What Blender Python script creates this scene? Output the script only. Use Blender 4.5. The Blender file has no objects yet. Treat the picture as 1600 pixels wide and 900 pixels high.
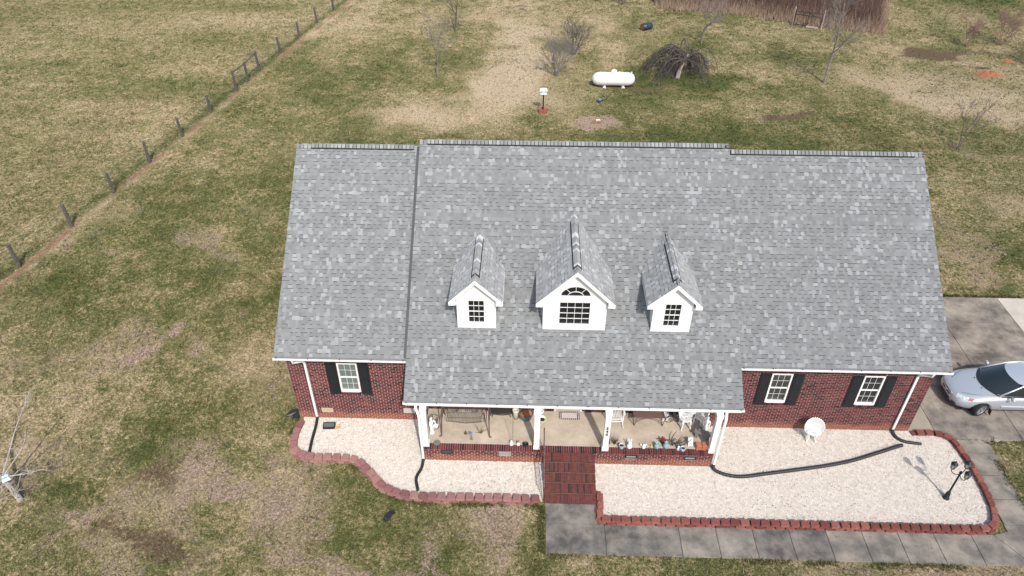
import bpy, bmesh, math, random
import numpy as np
from mathutils import Vector, Matrix

random.seed(7)
rng = np.random.default_rng(7)
R = math.radians
scene = bpy.context.scene
col = scene.collection

# ---------------------------------------------------------------- camera, sky, sun, exposure
cam_d = bpy.data.cameras.new('camera')
cam_o = bpy.data.objects.new('camera', cam_d)
col.objects.link(cam_o)
cam_d.sensor_width = 36.0
cam_d.lens = 1140.0 / 1600.0 * 36.0
cam_d.clip_start = 0.1
cam_d.clip_end = 2000
_r = Vector((0.999558, 0.0297143, 0.000926968))
_d = Vector((0.01897066, -0.61352626, -0.78944642))
_f = Vector((-0.02288911, 0.78911507, -0.61381878))
cam_o.matrix_world = Matrix(((_r.x, -_d.x, -_f.x, 0.283), (_r.y, -_d.y, -_f.y, -18.487),
                             (_r.z, -_d.z, -_f.z, 20.762), (0, 0, 0, 1)))
scene.camera = cam_o

SUN_EL, SUN_AZ = R(46.5), R(17.0)          # azimuth measured from -Y (front of the house) towards +X
to_sun = Vector((math.sin(SUN_AZ) * math.cos(SUN_EL), -math.cos(SUN_AZ) * math.cos(SUN_EL), math.sin(SUN_EL)))
world = bpy.data.worlds.new('World')
scene.world = world
world.use_nodes = True
wn = world.node_tree.nodes
wl = world.node_tree.links
sky = wn.new('ShaderNodeTexSky')
sky.sky_type = 'NISHITA'
sky.sun_disc = False
sky.sun_elevation = SUN_EL
sky.sun_rotation = math.atan2(to_sun.x, to_sun.y)
sky.air_density = 1.2
sky.dust_density = 2.5
wn['Background'].inputs['Strength'].default_value = 0.15
wl.new(sky.outputs[0], wn['Background'].inputs['Color'])
sun_d = bpy.data.lights.new('sun', 'SUN')
sun_d.energy = 2.75
sun_d.angle = R(0.9)
sun_d.color = (1.0, 0.955, 0.89)
sun_o = bpy.data.objects.new('sun', sun_d)
col.objects.link(sun_o)
sun_o.rotation_euler = (-to_sun).to_track_quat('-Z', 'Y').to_euler()
sun_o.location = (0, 0, 40)
vs = scene.view_settings
vs.view_transform = 'Standard'
vs.look = 'None'
vs.exposure = 0.33
vs.gamma = 1.0
vs.use_curve_mapping = False

# ---------------------------------------------------------------- helpers: materials
def lin(r, g, b):
    f = lambda c: ((c / 255 + 0.055) / 1.055) ** 2.4 if c / 255 > 0.04045 else c / 255 / 12.92
    return (f(r), f(g), f(b))

MATS = {}
def mat(name, color=(0.5, 0.5, 0.5), rough=0.6, metal=0.0, attr=False, nscale=6.0, nvar=0.0, bump=0.0,
        bscale=30.0, spec=0.5, coat=0.0, color2=None, cscale=2.0):
    if name in MATS:
        return MATS[name]
    m = bpy.data.materials.new(name)
    m.use_nodes = True
    nt = m.node_tree
    N, L = nt.nodes, nt.links
    b = N['Principled BSDF']
    b.inputs['Roughness'].default_value = rough
    b.inputs['Metallic'].default_value = metal
    if rough > .78:
        b.inputs['Diffuse Roughness'].default_value = 1.0
    b.inputs['Specular IOR Level'].default_value = spec
    if coat:
        b.inputs['Coat Weight'].default_value = coat
        b.inputs['Coat Roughness'].default_value = 0.08
    geo = N.new('ShaderNodeNewGeometry')
    src = None
    if attr:
        a = N.new('ShaderNodeAttribute')
        a.attribute_name = 'Col'
        src = a.outputs['Color']
    elif color2:
        nz = N.new('ShaderNodeTexNoise')
        nz.inputs['Scale'].default_value = cscale
        nz.inputs['Detail'].default_value = 6
        nz.inputs['Roughness'].default_value = 0.65
        L.new(geo.outputs['Position'], nz.inputs['Vector'])
        rp = N.new('ShaderNodeValToRGB')
        rp.color_ramp.elements[0].position = 0.36
        rp.color_ramp.elements[1].position = 0.64
        rp.color_ramp.elements[0].color = (*color, 1)
        rp.color_ramp.elements[1].color = (*color2, 1)
        L.new(nz.outputs['Fac'], rp.inputs['Fac'])
        src = rp.outputs['Color']
    else:
        rgb = N.new('ShaderNodeRGB')
        rgb.outputs[0].default_value = (*color, 1)
        src = rgb.outputs[0]
    if nvar:
        nz = N.new('ShaderNodeTexNoise')
        nz.inputs['Scale'].default_value = nscale
        nz.inputs['Detail'].default_value = 5
        nz.inputs['Roughness'].default_value = 0.7
        L.new(geo.outputs['Position'], nz.inputs['Vector'])
        mr = N.new('ShaderNodeMapRange')
        mr.inputs['From Min'].default_value = 0.25
        mr.inputs['From Max'].default_value = 0.75
        mr.inputs['To Min'].default_value = 1 - nvar
        mr.inputs['To Max'].default_value = 1 + nvar
        L.new(nz.outputs['Fac'], mr.inputs['Value'])
        vm = N.new('ShaderNodeVectorMath')
        vm.operation = 'SCALE'
        L.new(src, vm.inputs[0])
        L.new(mr.outputs[0], vm.inputs['Scale'])
        src = vm.outputs[0]
    L.new(src, b.inputs['Base Color'])
    if bump:
        nz = N.new('ShaderNodeTexNoise')
        nz.inputs['Scale'].default_value = bscale
        nz.inputs['Detail'].default_value = 4
        L.new(geo.outputs['Position'], nz.inputs['Vector'])
        bp = N.new('ShaderNodeBump')
        bp.inputs['Strength'].default_value = bump
        bp.inputs['Distance'].default_value = 0.02
        L.new(nz.outputs['Fac'], bp.inputs['Height'])
        L.new(bp.outputs[0], b.inputs['Normal'])
    MATS[name] = m
    return m

# ---------------------------------------------------------------- helpers: meshes and objects
class MB:
    """collects shapes; build() links them as ONE mesh object"""
    def __init__(s):
        s.v, s.f, s.m, s.c = [], [], [], []
        s.cur = (0.5, 0.5, 0.5)
        s.mi = 0
    def add(s, vs, fs):
        o = len(s.v)
        s.v += [tuple(p) for p in vs]
        s.c += [s.cur] * len(vs)
        for f in fs:
            s.f.append(tuple(i + o for i in f))
            s.m.append(s.mi)
        return s
    def box(s, x0, x1, y0, y1, z0, z1, M=None):
        vs = [Vector(p) for p in ((x0, y0, z0), (x1, y0, z0), (x1, y1, z0), (x0, y1, z0),
                                  (x0, y0, z1), (x1, y0, z1), (x1, y1, z1), (x0, y1, z1))]
        if M is not None:
            vs = [M @ p for p in vs]
        return s.add(vs, [(0, 3, 2, 1), (4, 5, 6, 7), (0, 1, 5, 4), (1, 2, 6, 5), (2, 3, 7, 6), (3, 0, 4, 7)])
    def prism(s, pts, z0, z1):
        n = len(pts)
        vs = [(p[0], p[1], z0) for p in pts] + [(p[0], p[1], z1) for p in pts]
        return s.add(vs, [tuple(range(n - 1, -1, -1)), tuple(range(n, 2 * n))] +
                     [(i, (i + 1) % n, n + (i + 1) % n, n + i) for i in range(n)])
    def xprism(s, pts, y0, y1):
        """polygon in XZ, extruded along Y"""
        n = len(pts)
        vs = [(p[0], y0, p[1]) for p in pts] + [(p[0], y1, p[1]) for p in pts]
        return s.add(vs, [tuple(range(n)), tuple(range(2 * n - 1, n - 1, -1))] +
                     [(i, n + i, n + (i + 1) % n, (i + 1) % n) for i in range(n)])
    def tube(s, pts, r, n=6, caps=True):
        pts = [Vector(p) for p in pts]
        k = len(pts)
        rs = r if isinstance(r, (list, tuple)) else [r] * k
        rings = []
        ref = None
        for i, p in enumerate(pts):
            t = (pts[min(i + 1, k - 1)] - pts[max(i - 1, 0)])
            if t.length < 1e-9:
                t = Vector((0, 0, 1))
            t.normalize()
            if ref is None:
                ref = Vector((0, 0, 1)) if abs(t.z) < 0.9 else Vector((1, 0, 0))
            u = t.cross(ref)
            if u.length < 1e-6:
                u = t.orthogonal()
            u.normalize()
            w = t.cross(u)
            ref = u.cross(t)
            rings.append([p + (u * math.cos(a) + w * math.sin(a)) * rs[i] for a in
                          [2 * math.pi * j / n for j in range(n)]])
        vs = [q for rg in rings for q in rg]
        fs = []
        for i in range(k - 1):
            for j in range(n):
                a, b = i * n + j, i * n + (j + 1) % n
                fs.append((a, b, b + n, a + n))
        if caps:
            fs.append(tuple(range(n - 1, -1, -1)))
            fs.append(tuple(range((k - 1) * n, k * n)))
        return s.add(vs, fs)
    def lathe(s, prof, c=(0, 0, 0), n=16, M=None, squash=1.0, caps=True):
        vs, fs = [], []
        k = len(prof)
        for (r, z) in prof:
            for j in range(n):
                a = 2 * math.pi * j / n
                vs.append(Vector((r * math.cos(a), r * math.sin(a) * squash, z)))
        if M is not None:
            vs = [M @ p for p in vs]
        vs = [p + Vector(c) for p in vs]
        for i in range(k - 1):
            for j in range(n):
                a, b = i * n + j, i * n + (j + 1) % n
                fs.append((a, b, b + n, a + n))
        if caps:
            fs.append(tuple(range(n - 1, -1, -1)))
            fs.append(tuple(range((k - 1) * n, k * n)))
        return s.add(vs, fs)
    def mesh(s, name, mats, smooth=False):
        me = bpy.data.meshes.new(name)
        me.from_pydata(s.v, [], s.f)
        mats = mats if isinstance(mats, (list, tuple)) else [mats]
        for m in mats:
            me.materials.append(m)
        if len(mats) > 1:
            me.polygons.foreach_set('material_index', s.m)
        a = me.color_attributes.new('Col', 'FLOAT_COLOR', 'POINT')
        a.data.foreach_set('color', np.array([(*c, 1.0) for c in s.c], dtype=np.float32).ravel())
        if smooth:
            me.polygons.foreach_set('use_smooth', [True] * len(s.f))
        me.update()
        return me
    def build(s, name, mats, parent=None, smooth=False, **tags):
        return link(name, s.mesh(name, mats, smooth), parent, **tags)

def link(name, data, parent=None, loc=None, rotz=None, **tags):
    o = bpy.data.objects.new(name, data)
    col.objects.link(o)
    if parent is not None:
        o.parent = parent
    if loc is not None:
        o.location = loc
    if rotz is not None:
        o.rotation_euler = (0, 0, rotz)
    for k, v in tags.items():
        o[k] = v
    return o

def thing(name, label, category, loc=(0, 0, 0), rotz=0.0, group=None):
    o = link(name, None, None, loc, rotz, label=label, category=category)
    o.empty_display_size = 0.2
    if group:
        o['group'] = group
    return o

def bulk(name, V, F, C, m, parent=None, **tags):
    """big joined mesh from numpy arrays (quads or triangles)"""
    me = bpy.data.meshes.new(name)
    V = np.asarray(V, np.float32).reshape(-1, 3)
    F = np.asarray(F, np.int32)
    k = F.shape[1]
    me.vertices.add(len(V))
    me.vertices.foreach_set('co', V.ravel())
    me.loops.add(F.size)
    me.loops.foreach_set('vertex_index', F.ravel())
    me.polygons.add(len(F))
    me.polygons.foreach_set('loop_start', np.arange(len(F), dtype=np.int32) * k)
    me.polygons.foreach_set('loop_total', np.full(len(F), k, np.int32))
    me.polygons.foreach_set('use_smooth', [False] * len(F))
    me.materials.append(m)
    if C is not None:
        for an, arr in (C.items() if isinstance(C, dict) else {'Col': C}.items()):
            a = me.color_attributes.new(an, 'FLOAT_COLOR', 'POINT')
            arr = np.asarray(arr, np.float32)
            if arr.shape[1] == 3:
                arr = np.concatenate([arr, np.ones((len(arr), 1), np.float32)], 1)
            a.data.foreach_set('color', arr.ravel())
    me.update(calc_edges=True)
    me.validate()
    return link(name, me, parent, **tags)

def bez(pts, n=8):
    """Catmull-Rom through pts"""
    P = [Vector(p) for p in pts]
    P = [P[0] * 2 - P[1]] + P + [P[-1] * 2 - P[-2]]
    out = []
    for i in range(1, len(P) - 2):
        for j in range(n):
            t = j / n
            a, b, c, d = P[i - 1], P[i], P[i + 1], P[i + 2]
            out.append(0.5 * ((2 * b) + (c - a) * t + (2 * a - 5 * b + 4 * c - d) * t * t + (3 * b - a - 3 * c + d) * t ** 3))
    out.append(P[-2])
    return out

def inside(poly, x, y):
    r = np.zeros(np.shape(x), bool)
    n = len(poly)
    for i in range(n):
        x0, y0 = poly[i]
        x1, y1 = poly[(i + 1) % n]
        c = ((y0 > y) != (y1 > y)) & (x < (x1 - x0) * (y - y0) / (y1 - y0 + 1e-12) + x0)
        r ^= c
    return r

_tab = np.random.default_rng(3).random((256, 256))
def vnoise(x, y):
    xi, yi = np.floor(x).astype(int), np.floor(y).astype(int)
    fx, fy = x - xi, y - yi
    fx, fy = fx * fx * (3 - 2 * fx), fy * fy * (3 - 2 * fy)
    g = lambda a, b: _tab[a & 255, b & 255]
    return (g(xi, yi) * (1 - fx) + g(xi + 1, yi) * fx) * (1 - fy) + (g(xi, yi + 1) * (1 - fx) + g(xi + 1, yi + 1) * fx) * fy
def fbm(x, y, s, o=4, ox=0.0):
    t, a, w = 0, 1.0, 0
    for i in range(o):
        t = t + a * vnoise(x / s + 17.3 * i + ox, y / s + 9.1 * i + ox * 1.7)
        w += a
        a *= 0.55
        s /= 2.03
    return t / w
def sstep(a, b, x):
    t = np.clip((x - a) / (b - a), 0, 1)
    return t * t * (3 - 2 * t)

# ---------------------------------------------------------------- the ground
BED_L_EDGE = [(-8.05, -0.17), (-8.13, -0.7), (-8.12, -1.2), (-8.0, -1.63), (-7.55, -1.87), (-7.03, -1.93), (-6.35, -1.92),
              (-5.7, -2.03), (-5.25, -2.37), (-4.83, -2.83), (-4.32, -3.23), (-3.61, -3.44), (-2.74, -3.48), (-1.87, -3.47),
              (-1.0, -3.46), (-0.15, -3.46), (0.76, -3.47)]
BED_R_EDGE = [(2.82, -3.02), (2.8, -3.6), (2.8, -4.12), (3.3, -4.19), (5.1, -4.19), (7.2, -4.19), (9.3, -4.19), (11.3, -4.19),
              (13.4, -4.19), (15.0, -4.18), (15.5, -4.03), (15.75, -3.66), (15.88, -3.05), (15.93, -2.27), (15.93, -1.6),
              (15.88, -0.95), (15.72, -0.38), (15.3, -0.17), (14.45, -0.17)]
bedL = BED_L_EDGE + [(0.94, -3.47), (0.94, -1.86), (-3.33, -1.86), (-3.33, 0.02), (-8.1, 0.02)]
bedR = [(2.70, -3.02)] + BED_R_EDGE + [(14.4, 0.02), (6.81, 0.02), (6.81, -1.86), (2.70, -1.86)]
HOUSE_FP = [(-8.2, 0.03), (14.37, 0.03), (14.37, 11.7), (-8.2, 11.7)]
WALK = [(0.95, -5.42), (17.1, -5.42), (17.1, -0.62), (15.8, -0.3), (15.8, -4.3), (2.7, -4.3), (2.7, -3.5), (0.95, -3.5)]
DRIVE = [(14.38, -0.32), (16.9, -0.32), (17.15, -0.5), (17.6, -0.33), (27.5, -0.1), (27.5, 8.12), (14.38, 8.12)]
PORCH = [(-3.33, -1.86), (6.81, -1.86), (6.81, 0.05), (-3.33, 0.05)]
STEPS = [(0.9, -3.57), (2.7, -3.57), (2.7, -1.8), (0.9, -1.8)]

def masks(x, y):
    """what grows where: green grass, bare soil, red clay, pale sand, dark burnt ground"""
    wx = x + (fbm(x, y, 2.6, 5, 2.2) - 0.5) * 6.5
    wy = y + (fbm(x, y, 2.6, 5, 7.9) - 0.5) * 5.0
    def blob(cx, cy, rx, ry, p=2.0):
        d = ((wx - cx) / rx) ** 2 + ((wy - cy) / ry) ** 2
        return np.exp(-d ** (p / 2))
    n = fbm(x, y, 7.0, 5)
    n2 = fbm(x, y, 2.2, 4, 31.0)
    fx = -24.3 + (y - 9.2) * 0.165 + 0.00008 * (y - 9.2) ** 2      # the fence line
    left = sstep(0.4, -0.6, x - fx)
    ns = fbm(x * 0.42, y * 1.35, 5.0, 5, 51.0)                  # mown streaks of the field
    g = 0.49 + (n - 0.5) * 0.75 + (n2 - 0.5) * 0.8
    gf = 0.41 + (ns - 0.5) * 0.8 + (n2 - 0.5) * 0.2
    g = g * (1 - left) + gf * left
    soil = 0.04 + sstep(0.46, 0.68, fbm(x, y, 2.4, 5, 77.0)) * 0.48 * (1 - left) * (1.0 - .55 * sstep(10, 20, y))
    clay = np.zeros_like(x)
    sand = sstep(0.62, 0.8, fbm(x, y, 5.5, 4, 13.0)) * 0.18 + left * sstep(0.62, 0.78, fbm(x * 0.5, y, 3.5, 4, 63.0)) * 0.3
    dark = np.zeros_like(x)
    for b in ((-15, 8.5, 2.2, 1.6, .35), (-13.2, -1.0, 3.0, 1.6, .35), (-13.4, -5.6, 1.6, .7, .3), (-16, -2.8, 1.8, 1.2, .4),
              (-13, 16, 3.5, 7, .30), (-14, 27, 5, 7, .28), (-10, 36, 6, 8, .22), (-4.5, -5.0, 2.2, .9, .2), (0, -4.6, 1.2, .6, .3),
              (-6.5, -2.5, 1.1, .4, .35), (8, 23.5, 7, 2.2, .40), (16, 24, 6, 2.4, .42), (22, 21, 4.5, 3, .32), (10.9, 33.0, 3.4, 2.2, 1.2),
              (13.3, 33.6, 2.2, 1.3, .9), (24, 40, 4.5, 2.4, .25), (18.5, 3, 0.1, .1, 0), (20, -2.5, 3, 1.6, .35), (45, 52, 5, 3, .4), (36.5, 39.2, 3, 1, .35), (33, 40.6, 3, .8, .3),
              (-40, 24, 7, 2.5, .32), (-33, 41, 9, 3, .22), (-30, 32, 9, 2, .22), (24, 12, 6, 3.2, .3), (28, 9.2, 8, .7, .4),
              (6, 38, 2.4, 1.5, .2), (-21.5, 24, 1.0, 12, .25), (14, 41, 2.5, 2, .3)):
        g = g + blob(b[0], b[1], b[2], b[3]) * b[4] * .75
    for b in ((-0.6, 40, 2.3, 9, 1.5), (-1.6, 31.5, 2.6, 4.5, 1.25), (-5.6, 25.8, 3.8, 2.0, 1.2), (-9.2, 25.2, 2.5, 1.6, .5), (3.4, 30.5, 3.5, 3.5, .7), (2.5, 44.5, 5.5, 1.8, .8),
              (17.1, 42.4, 1.8, 1.4, .5), (18.5, 37, 3.4, 2.4, .4), (28, 33.5, 4.4, 4.6, .75), (28.4, 28.5, 4, 2.4, .5), (33, 30, 5.5, 3.4, .9),
              (9, 41, 3, 3, .5), (23, 34, 4, 4, .35), (36, 47, 9, 4, .45), (-28.4, 18.8, 1.1, .7, .7), (-29.5, 16.7, 1, .5, .6), (-23, 6.5, 1.5, .5, .7),
              (40, 36, 6, 5, .5), (-26.5, 44, 2, .5, .6), (20, 30, 3, 2, .3), (-27.5, 37.6, 1.2, .3, .6), (-36, 47, 5, 1, .3), (-1, 42, .1, .1, 0)):
        sand = sand + blob(b[0], b[1], b[2], b[3]) * b[4] * .55
    for b in ((-14.1, 4.6, 1.2, .6, .5), (-9.9, 1.7, 1.6, 1.3, .45), (-10.3, -2.4, 1.4, .9, .5), (-9.0, -3.4, 1.2, .7, .5), (-14.5, -4.2, 1.5, .5, .6),
              (-15, 3.4, 1.2, .4, .4), (-11, 3.5, 1.6, 1.5, .35), (4.8, 26.0, 1.25, .95, .95), (-9.5, 8, 1.3, 2.5, .35), (30, 41, 4.5, 1.6, .4), (-2, -5.3, 2.5, .7, .3),
              (-5.5, -5.8, 1.6, .6, .35), (36, 37, 4, 2, .4), (26.6, 22.8, 1.7, 1.1, .5), (-0.7, 49.6, 1.6, .7, .5)):
        soil = soil + blob(b[0], b[1], b[2], b[3]) * b[4] * .8
    for b in ((-12.4, -2.6, 1.1, 1.0, .75), (-12.2, -5.3, 1.9, .6, .75), (-10.4, -5.6, 1.2, .4, .5), (-14.3, 1.9, .8, .3, .4), (-10.6, 3.4, .9, .6, .4), (18.4, 26.9, 1.5, .75, 1.1), (10.4, 26.8, .9, .4, .7), (6.6, 31.3, 2.3, .35, .55),
              (31.5, 39.4, 2.8, 1.1, .9), (34.0, 36.2, 2.6, .9, .9), (-6.7, 33.4, .5, .3, .9), (-6.3, 43.2, .5, .3, .7), (8.2, 31.2, 1.0, .3, .8), (-10, 0.6, .7, .4, .5), (17.1, 29, .8, .5, .2),
              (21.4, 33.3, .5, .3, .8), (26.3, 22.9, .9, .5, .8), (-0.5, 49.6, 1.1, .35, .9), (37, 40, 2.4, .8, .6), (28, 11.5, 3, 1.0, .6), (14, 36.4, 1.6, .8, .3)):
        dark = dark + blob(b[0], b[1], b[2], b[3]) * b[4]
    d0 = ((x - 4.5) / .55) ** 2 + ((y - 26.1) / .36) ** 2
    clay = clay + np.exp(-d0) * 0.95
    soil = soil + np.exp(-((((x - 4.85) / 1.35) ** 2 + ((y - 26.0) / 1.0) ** 2) ** 3)) * .75
    clay = clay + np.exp(-(((wx - 34.2) / .9) ** 2 + ((wy - 34.9) / .35) ** 2)) * 1.1 + np.exp(-(((wx - 36.6) / .5) ** 2 + ((wy - 37.4) / .25) ** 2)) * 0.8
    clay = clay + np.exp(-((x - fx - 0.30) / 0.30) ** 2) * (0.17 + 0.95 * fbm(x, y, 1.6, 3, 5.0))
    sand = sand + np.exp(-((x - fx - 0.45) / 0.45) ** 2) * 0.8 * fbm(x, y, 1.2, 3, 15.0)
    g = g + np.exp(-((x - fx + 0.35) / 0.25) ** 2) * 0.35
    # lush fringe along the walks and the bed edging
    return (np.clip(g, 0, 1.2), np.clip(soil, 0, 1.2), np.clip(clay, 0, 1.2), np.clip(sand, 0, 1.2), np.clip(dark, 0, 1.2))

def lawn_material():
    m = bpy.data.materials.new('lawn_grass')
    m.use_nodes = True
    nt = m.node_tree
    N, L = nt.nodes, nt.links
    b = N['Principled BSDF']
    b.inputs['Roughness'].default_value = 0.85
    b.inputs['Diffuse Roughness'].default_value = 1.0
    b.inputs['Specular IOR Level'].default_value = 0.15
    geo = N.new('ShaderNodeNewGeometry')
    def noise(scale, detail=4, rough=0.6):
        n = N.new('ShaderNodeTexNoise')
        n.inputs['Scale'].default_value = scale
        n.inputs['Detail'].default_value = detail
        n.inputs['Roughness'].default_value = rough
        L.new(geo.outputs['Position'], n.inputs['Vector'])
        return n.outputs['Fac']
    def math_(op, a, b_=None, c=None):
        n = N.new('ShaderNodeMath')
        n.operation = op
        for i, q in enumerate((a, b_, c)):
            if q is None:
                continue
            if isinstance(q, (int, float)):
                n.inputs[i].default_value = q
            else:
                L.new(q, n.inputs[i])
        return n.outputs[0]
    def mr(v, a, b_, c=0.0, d=1.0):
        n = N.new('ShaderNodeMapRange')
        n.interpolation_type = 'SMOOTHSTEP'
        L.new(v, n.inputs['Value'])
        for k, q in (('From Min', a), ('From Max', b_), ('To Min', c), ('To Max', d)):
            n.inputs[k].default_value = q
        return n.outputs[0]
    def mix(f, a, b_):
        n = N.new('ShaderNodeMix')
        n.data_type = 'RGBA'
        L.new(f, n.inputs['Factor'])
        for s, q in ((n.inputs[6], a), (n.inputs[7], b_)):
            if isinstance(q, tuple):
                s.default_value = (*q, 1)
            else:
                L.new(q, s)
        return n.outputs[2]
    def ramp(f, stops):
        n = N.new('ShaderNodeValToRGB')
        e = n.color_ramp.elements
        e[0].position, e[0].color = stops[0][0], (*stops[0][1], 1)
        e[1].position, e[1].color = stops[-1][0], (*stops[-1][1], 1)
        for p, c in stops[1:-1]:
            q = e.new(p)
            q.color = (*c, 1)
        L.new(f, n.inputs['Fac'])
        return n.outputs['Color']
    def attr(name):
        a = N.new('ShaderNodeAttribute')
        a.attribute_name = name
        s = N.new('ShaderNodeSeparateColor')
        L.new(a.outputs['Color'], s.inputs[0])
        return s.outputs, a
    (mg, ms, mc), a1 = attr('MaskA')
    (md, mdk, _x), a2 = attr('MaskB')
    n1, n2, n3, n4 = noise(1.3, 6, .65), noise(5.5, 5, .7), noise(21, 4, .7), noise(60, 3, .7)
    e1 = math_('SUBTRACT', n1, .5)
    e2 = math_('SUBTRACT', n2, .5)
    e3 = math_('SUBTRACT', n3, .5)
    gf = math_('ADD', mg, math_('ADD', math_('MULTIPLY', e1, 1.5), math_('ADD', math_('MULTIPLY', e2, 2.3), math_('MULTIPLY', e3, 2.3))))
    base = ramp(gf, [(0.0, (.365, .290, .188)), (.28, (.265, .216, .120)), (.5, (.174, .153, .068)), (.74, (.112, .111, .040)), (1.0, (.063, .076, .023))])
    sandf = mr(math_('ADD', md, math_('ADD', math_('MULTIPLY', e1, .9), math_('ADD', math_('MULTIPLY', e2, 1.3), math_('MULTIPLY', e3, 1.3)))), .3, .8)
    base = mix(sandf, base, ramp(n3, [(.35, (.25, .20, .13)), (.65, (.44, .36, .25))]))
    soilf = mr(math_('ADD', ms, math_('ADD', math_('MULTIPLY', e1, .8), math_('ADD', math_('MULTIPLY', e2, 1.2), math_('MULTIPLY', e3, 1.3)))), .36, .72)
    base = mix(soilf, base, ramp(n3, [(.36, (.13, .092, .066)), (.64, (.36, .275, .21))]))
    darkf = mr(math_('ADD', mdk, math_('ADD', math_('MULTIPLY', e2, 1.1), math_('MULTIPLY', e3, 1.1))), .3, .7)
    base = mix(darkf, base, ramp(n3, [(.35, (.05, .042, .022)), (.65, (.15, .10, .065))]))
    clayf = mr(math_('ADD', mc, math_('ADD', math_('MULTIPLY', e2, .6), math_('MULTIPLY', e3, .6))), .4, .75)
    base = mix(clayf, base, ramp(n3, [(.3, (.13, .07, .045)), (.7, (.28, .165, .115))]))
    vm = N.new('ShaderNodeVectorMath')
    vm.operation = 'SCALE'
    L.new(base, vm.inputs[0])
    L.new(mr(noise(12.5, 4, .75), .3, .7, .56, 1.44), vm.inputs['Scale'])
    L.new(vm.outputs[0], b.inputs['Base Color'])
    bp = N.new('ShaderNodeBump')
    bp.inputs['Strength'].default_value = 0.75
    bp.inputs['Distance'].default_value = 0.06
    L.new(math_('ADD', math_('MULTIPLY', n3, .8), math_('ADD', math_('MULTIPLY', n4, .5), n2)), bp.inputs['Height'])
    L.new(bp.outputs[0], b.inputs['Normal'])
    return m
lawn_mat = lawn_material()

def hard(x, y, grow=0.0):
    h = inside(bedL, x, y) | inside(bedR, x, y) | inside(HOUSE_FP, x, y) | inside(WALK, x, y) | inside(DRIVE, x, y) | inside(PORCH, x, y) | inside(STEPS, x, y)
    return h

def make_lawn():
    st = 0.25
    xs = np.arange(-60, 62 + st / 2, st)
    ys = np.arange(-16, 70 + st / 2, st)
    X, Y = np.meshgrid(xs, ys)
    g, so, cl, sa, dk = masks(X, Y)
    edge = np.minimum(np.minimum(X + 60, 62 - X), np.minimum(Y + 16, 70 - Y))
    near = np.clip(np.maximum(np.maximum(-11 - X, X - 19), np.maximum(-7.5 - Y, Y - 10)), 0, 4) / 4
    Z = -0.012 + (fbm(X, Y, 6, 4, 4.4) - 0.5) * 0.22 * near * np.clip(edge / 4, 0, 1)
    V = np.stack([X, Y, Z], -1).reshape(-1, 3)
    nx, ny = len(xs), len(ys)
    i = (np.arange(ny - 1)[:, None] * nx + np.arange(nx - 1)[None, :]).ravel()
    F = np.stack([i, i + 1, i + 1 + nx, i + nx], -1)
    A = np.stack([g, so, cl], -1).reshape(-1, 3)
    B = np.stack([sa, dk, dk * 0], -1).reshape(-1, 3)
    # skirt to the horizon
    o = len(V)
    S = 700.0
    extra = np.array([(-S, -S, -.012), (S, -S, -.012), (S, S, -.012), (-S, S, -.012),
                      (-60, -16, -.012), (62, -16, -.012), (62, 70, -.012), (-60, 70, -.012)])
    V = np.concatenate([V, extra])
    F = np.concatenate([F, np.array([(0, 1, 5, 4), (1, 2, 6, 5), (2, 3, 7, 6), (3, 0, 4, 7)]) + o])
    A = np.concatenate([A, np.tile([.35, .1, 0], (8, 1))])
    B = np.concatenate([B, np.tile([.1, 0, 0], (8, 1))])
    lawn = bulk('lawn', V, F, {'MaskA': A, 'MaskB': B}, lawn_mat, kind='structure')
    lawn.data.polygons.foreach_set('use_smooth', [True] * len(lawn.data.polygons))
    def zat(x, y):
        u, v = (x + 60) / st, (y + 16) / st
        a, b = np.clip(u.astype(int), 0, nx - 2), np.clip(v.astype(int), 0, ny - 2)
        return Z[b, a]
    return zat
lawn_z = make_lawn()

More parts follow.
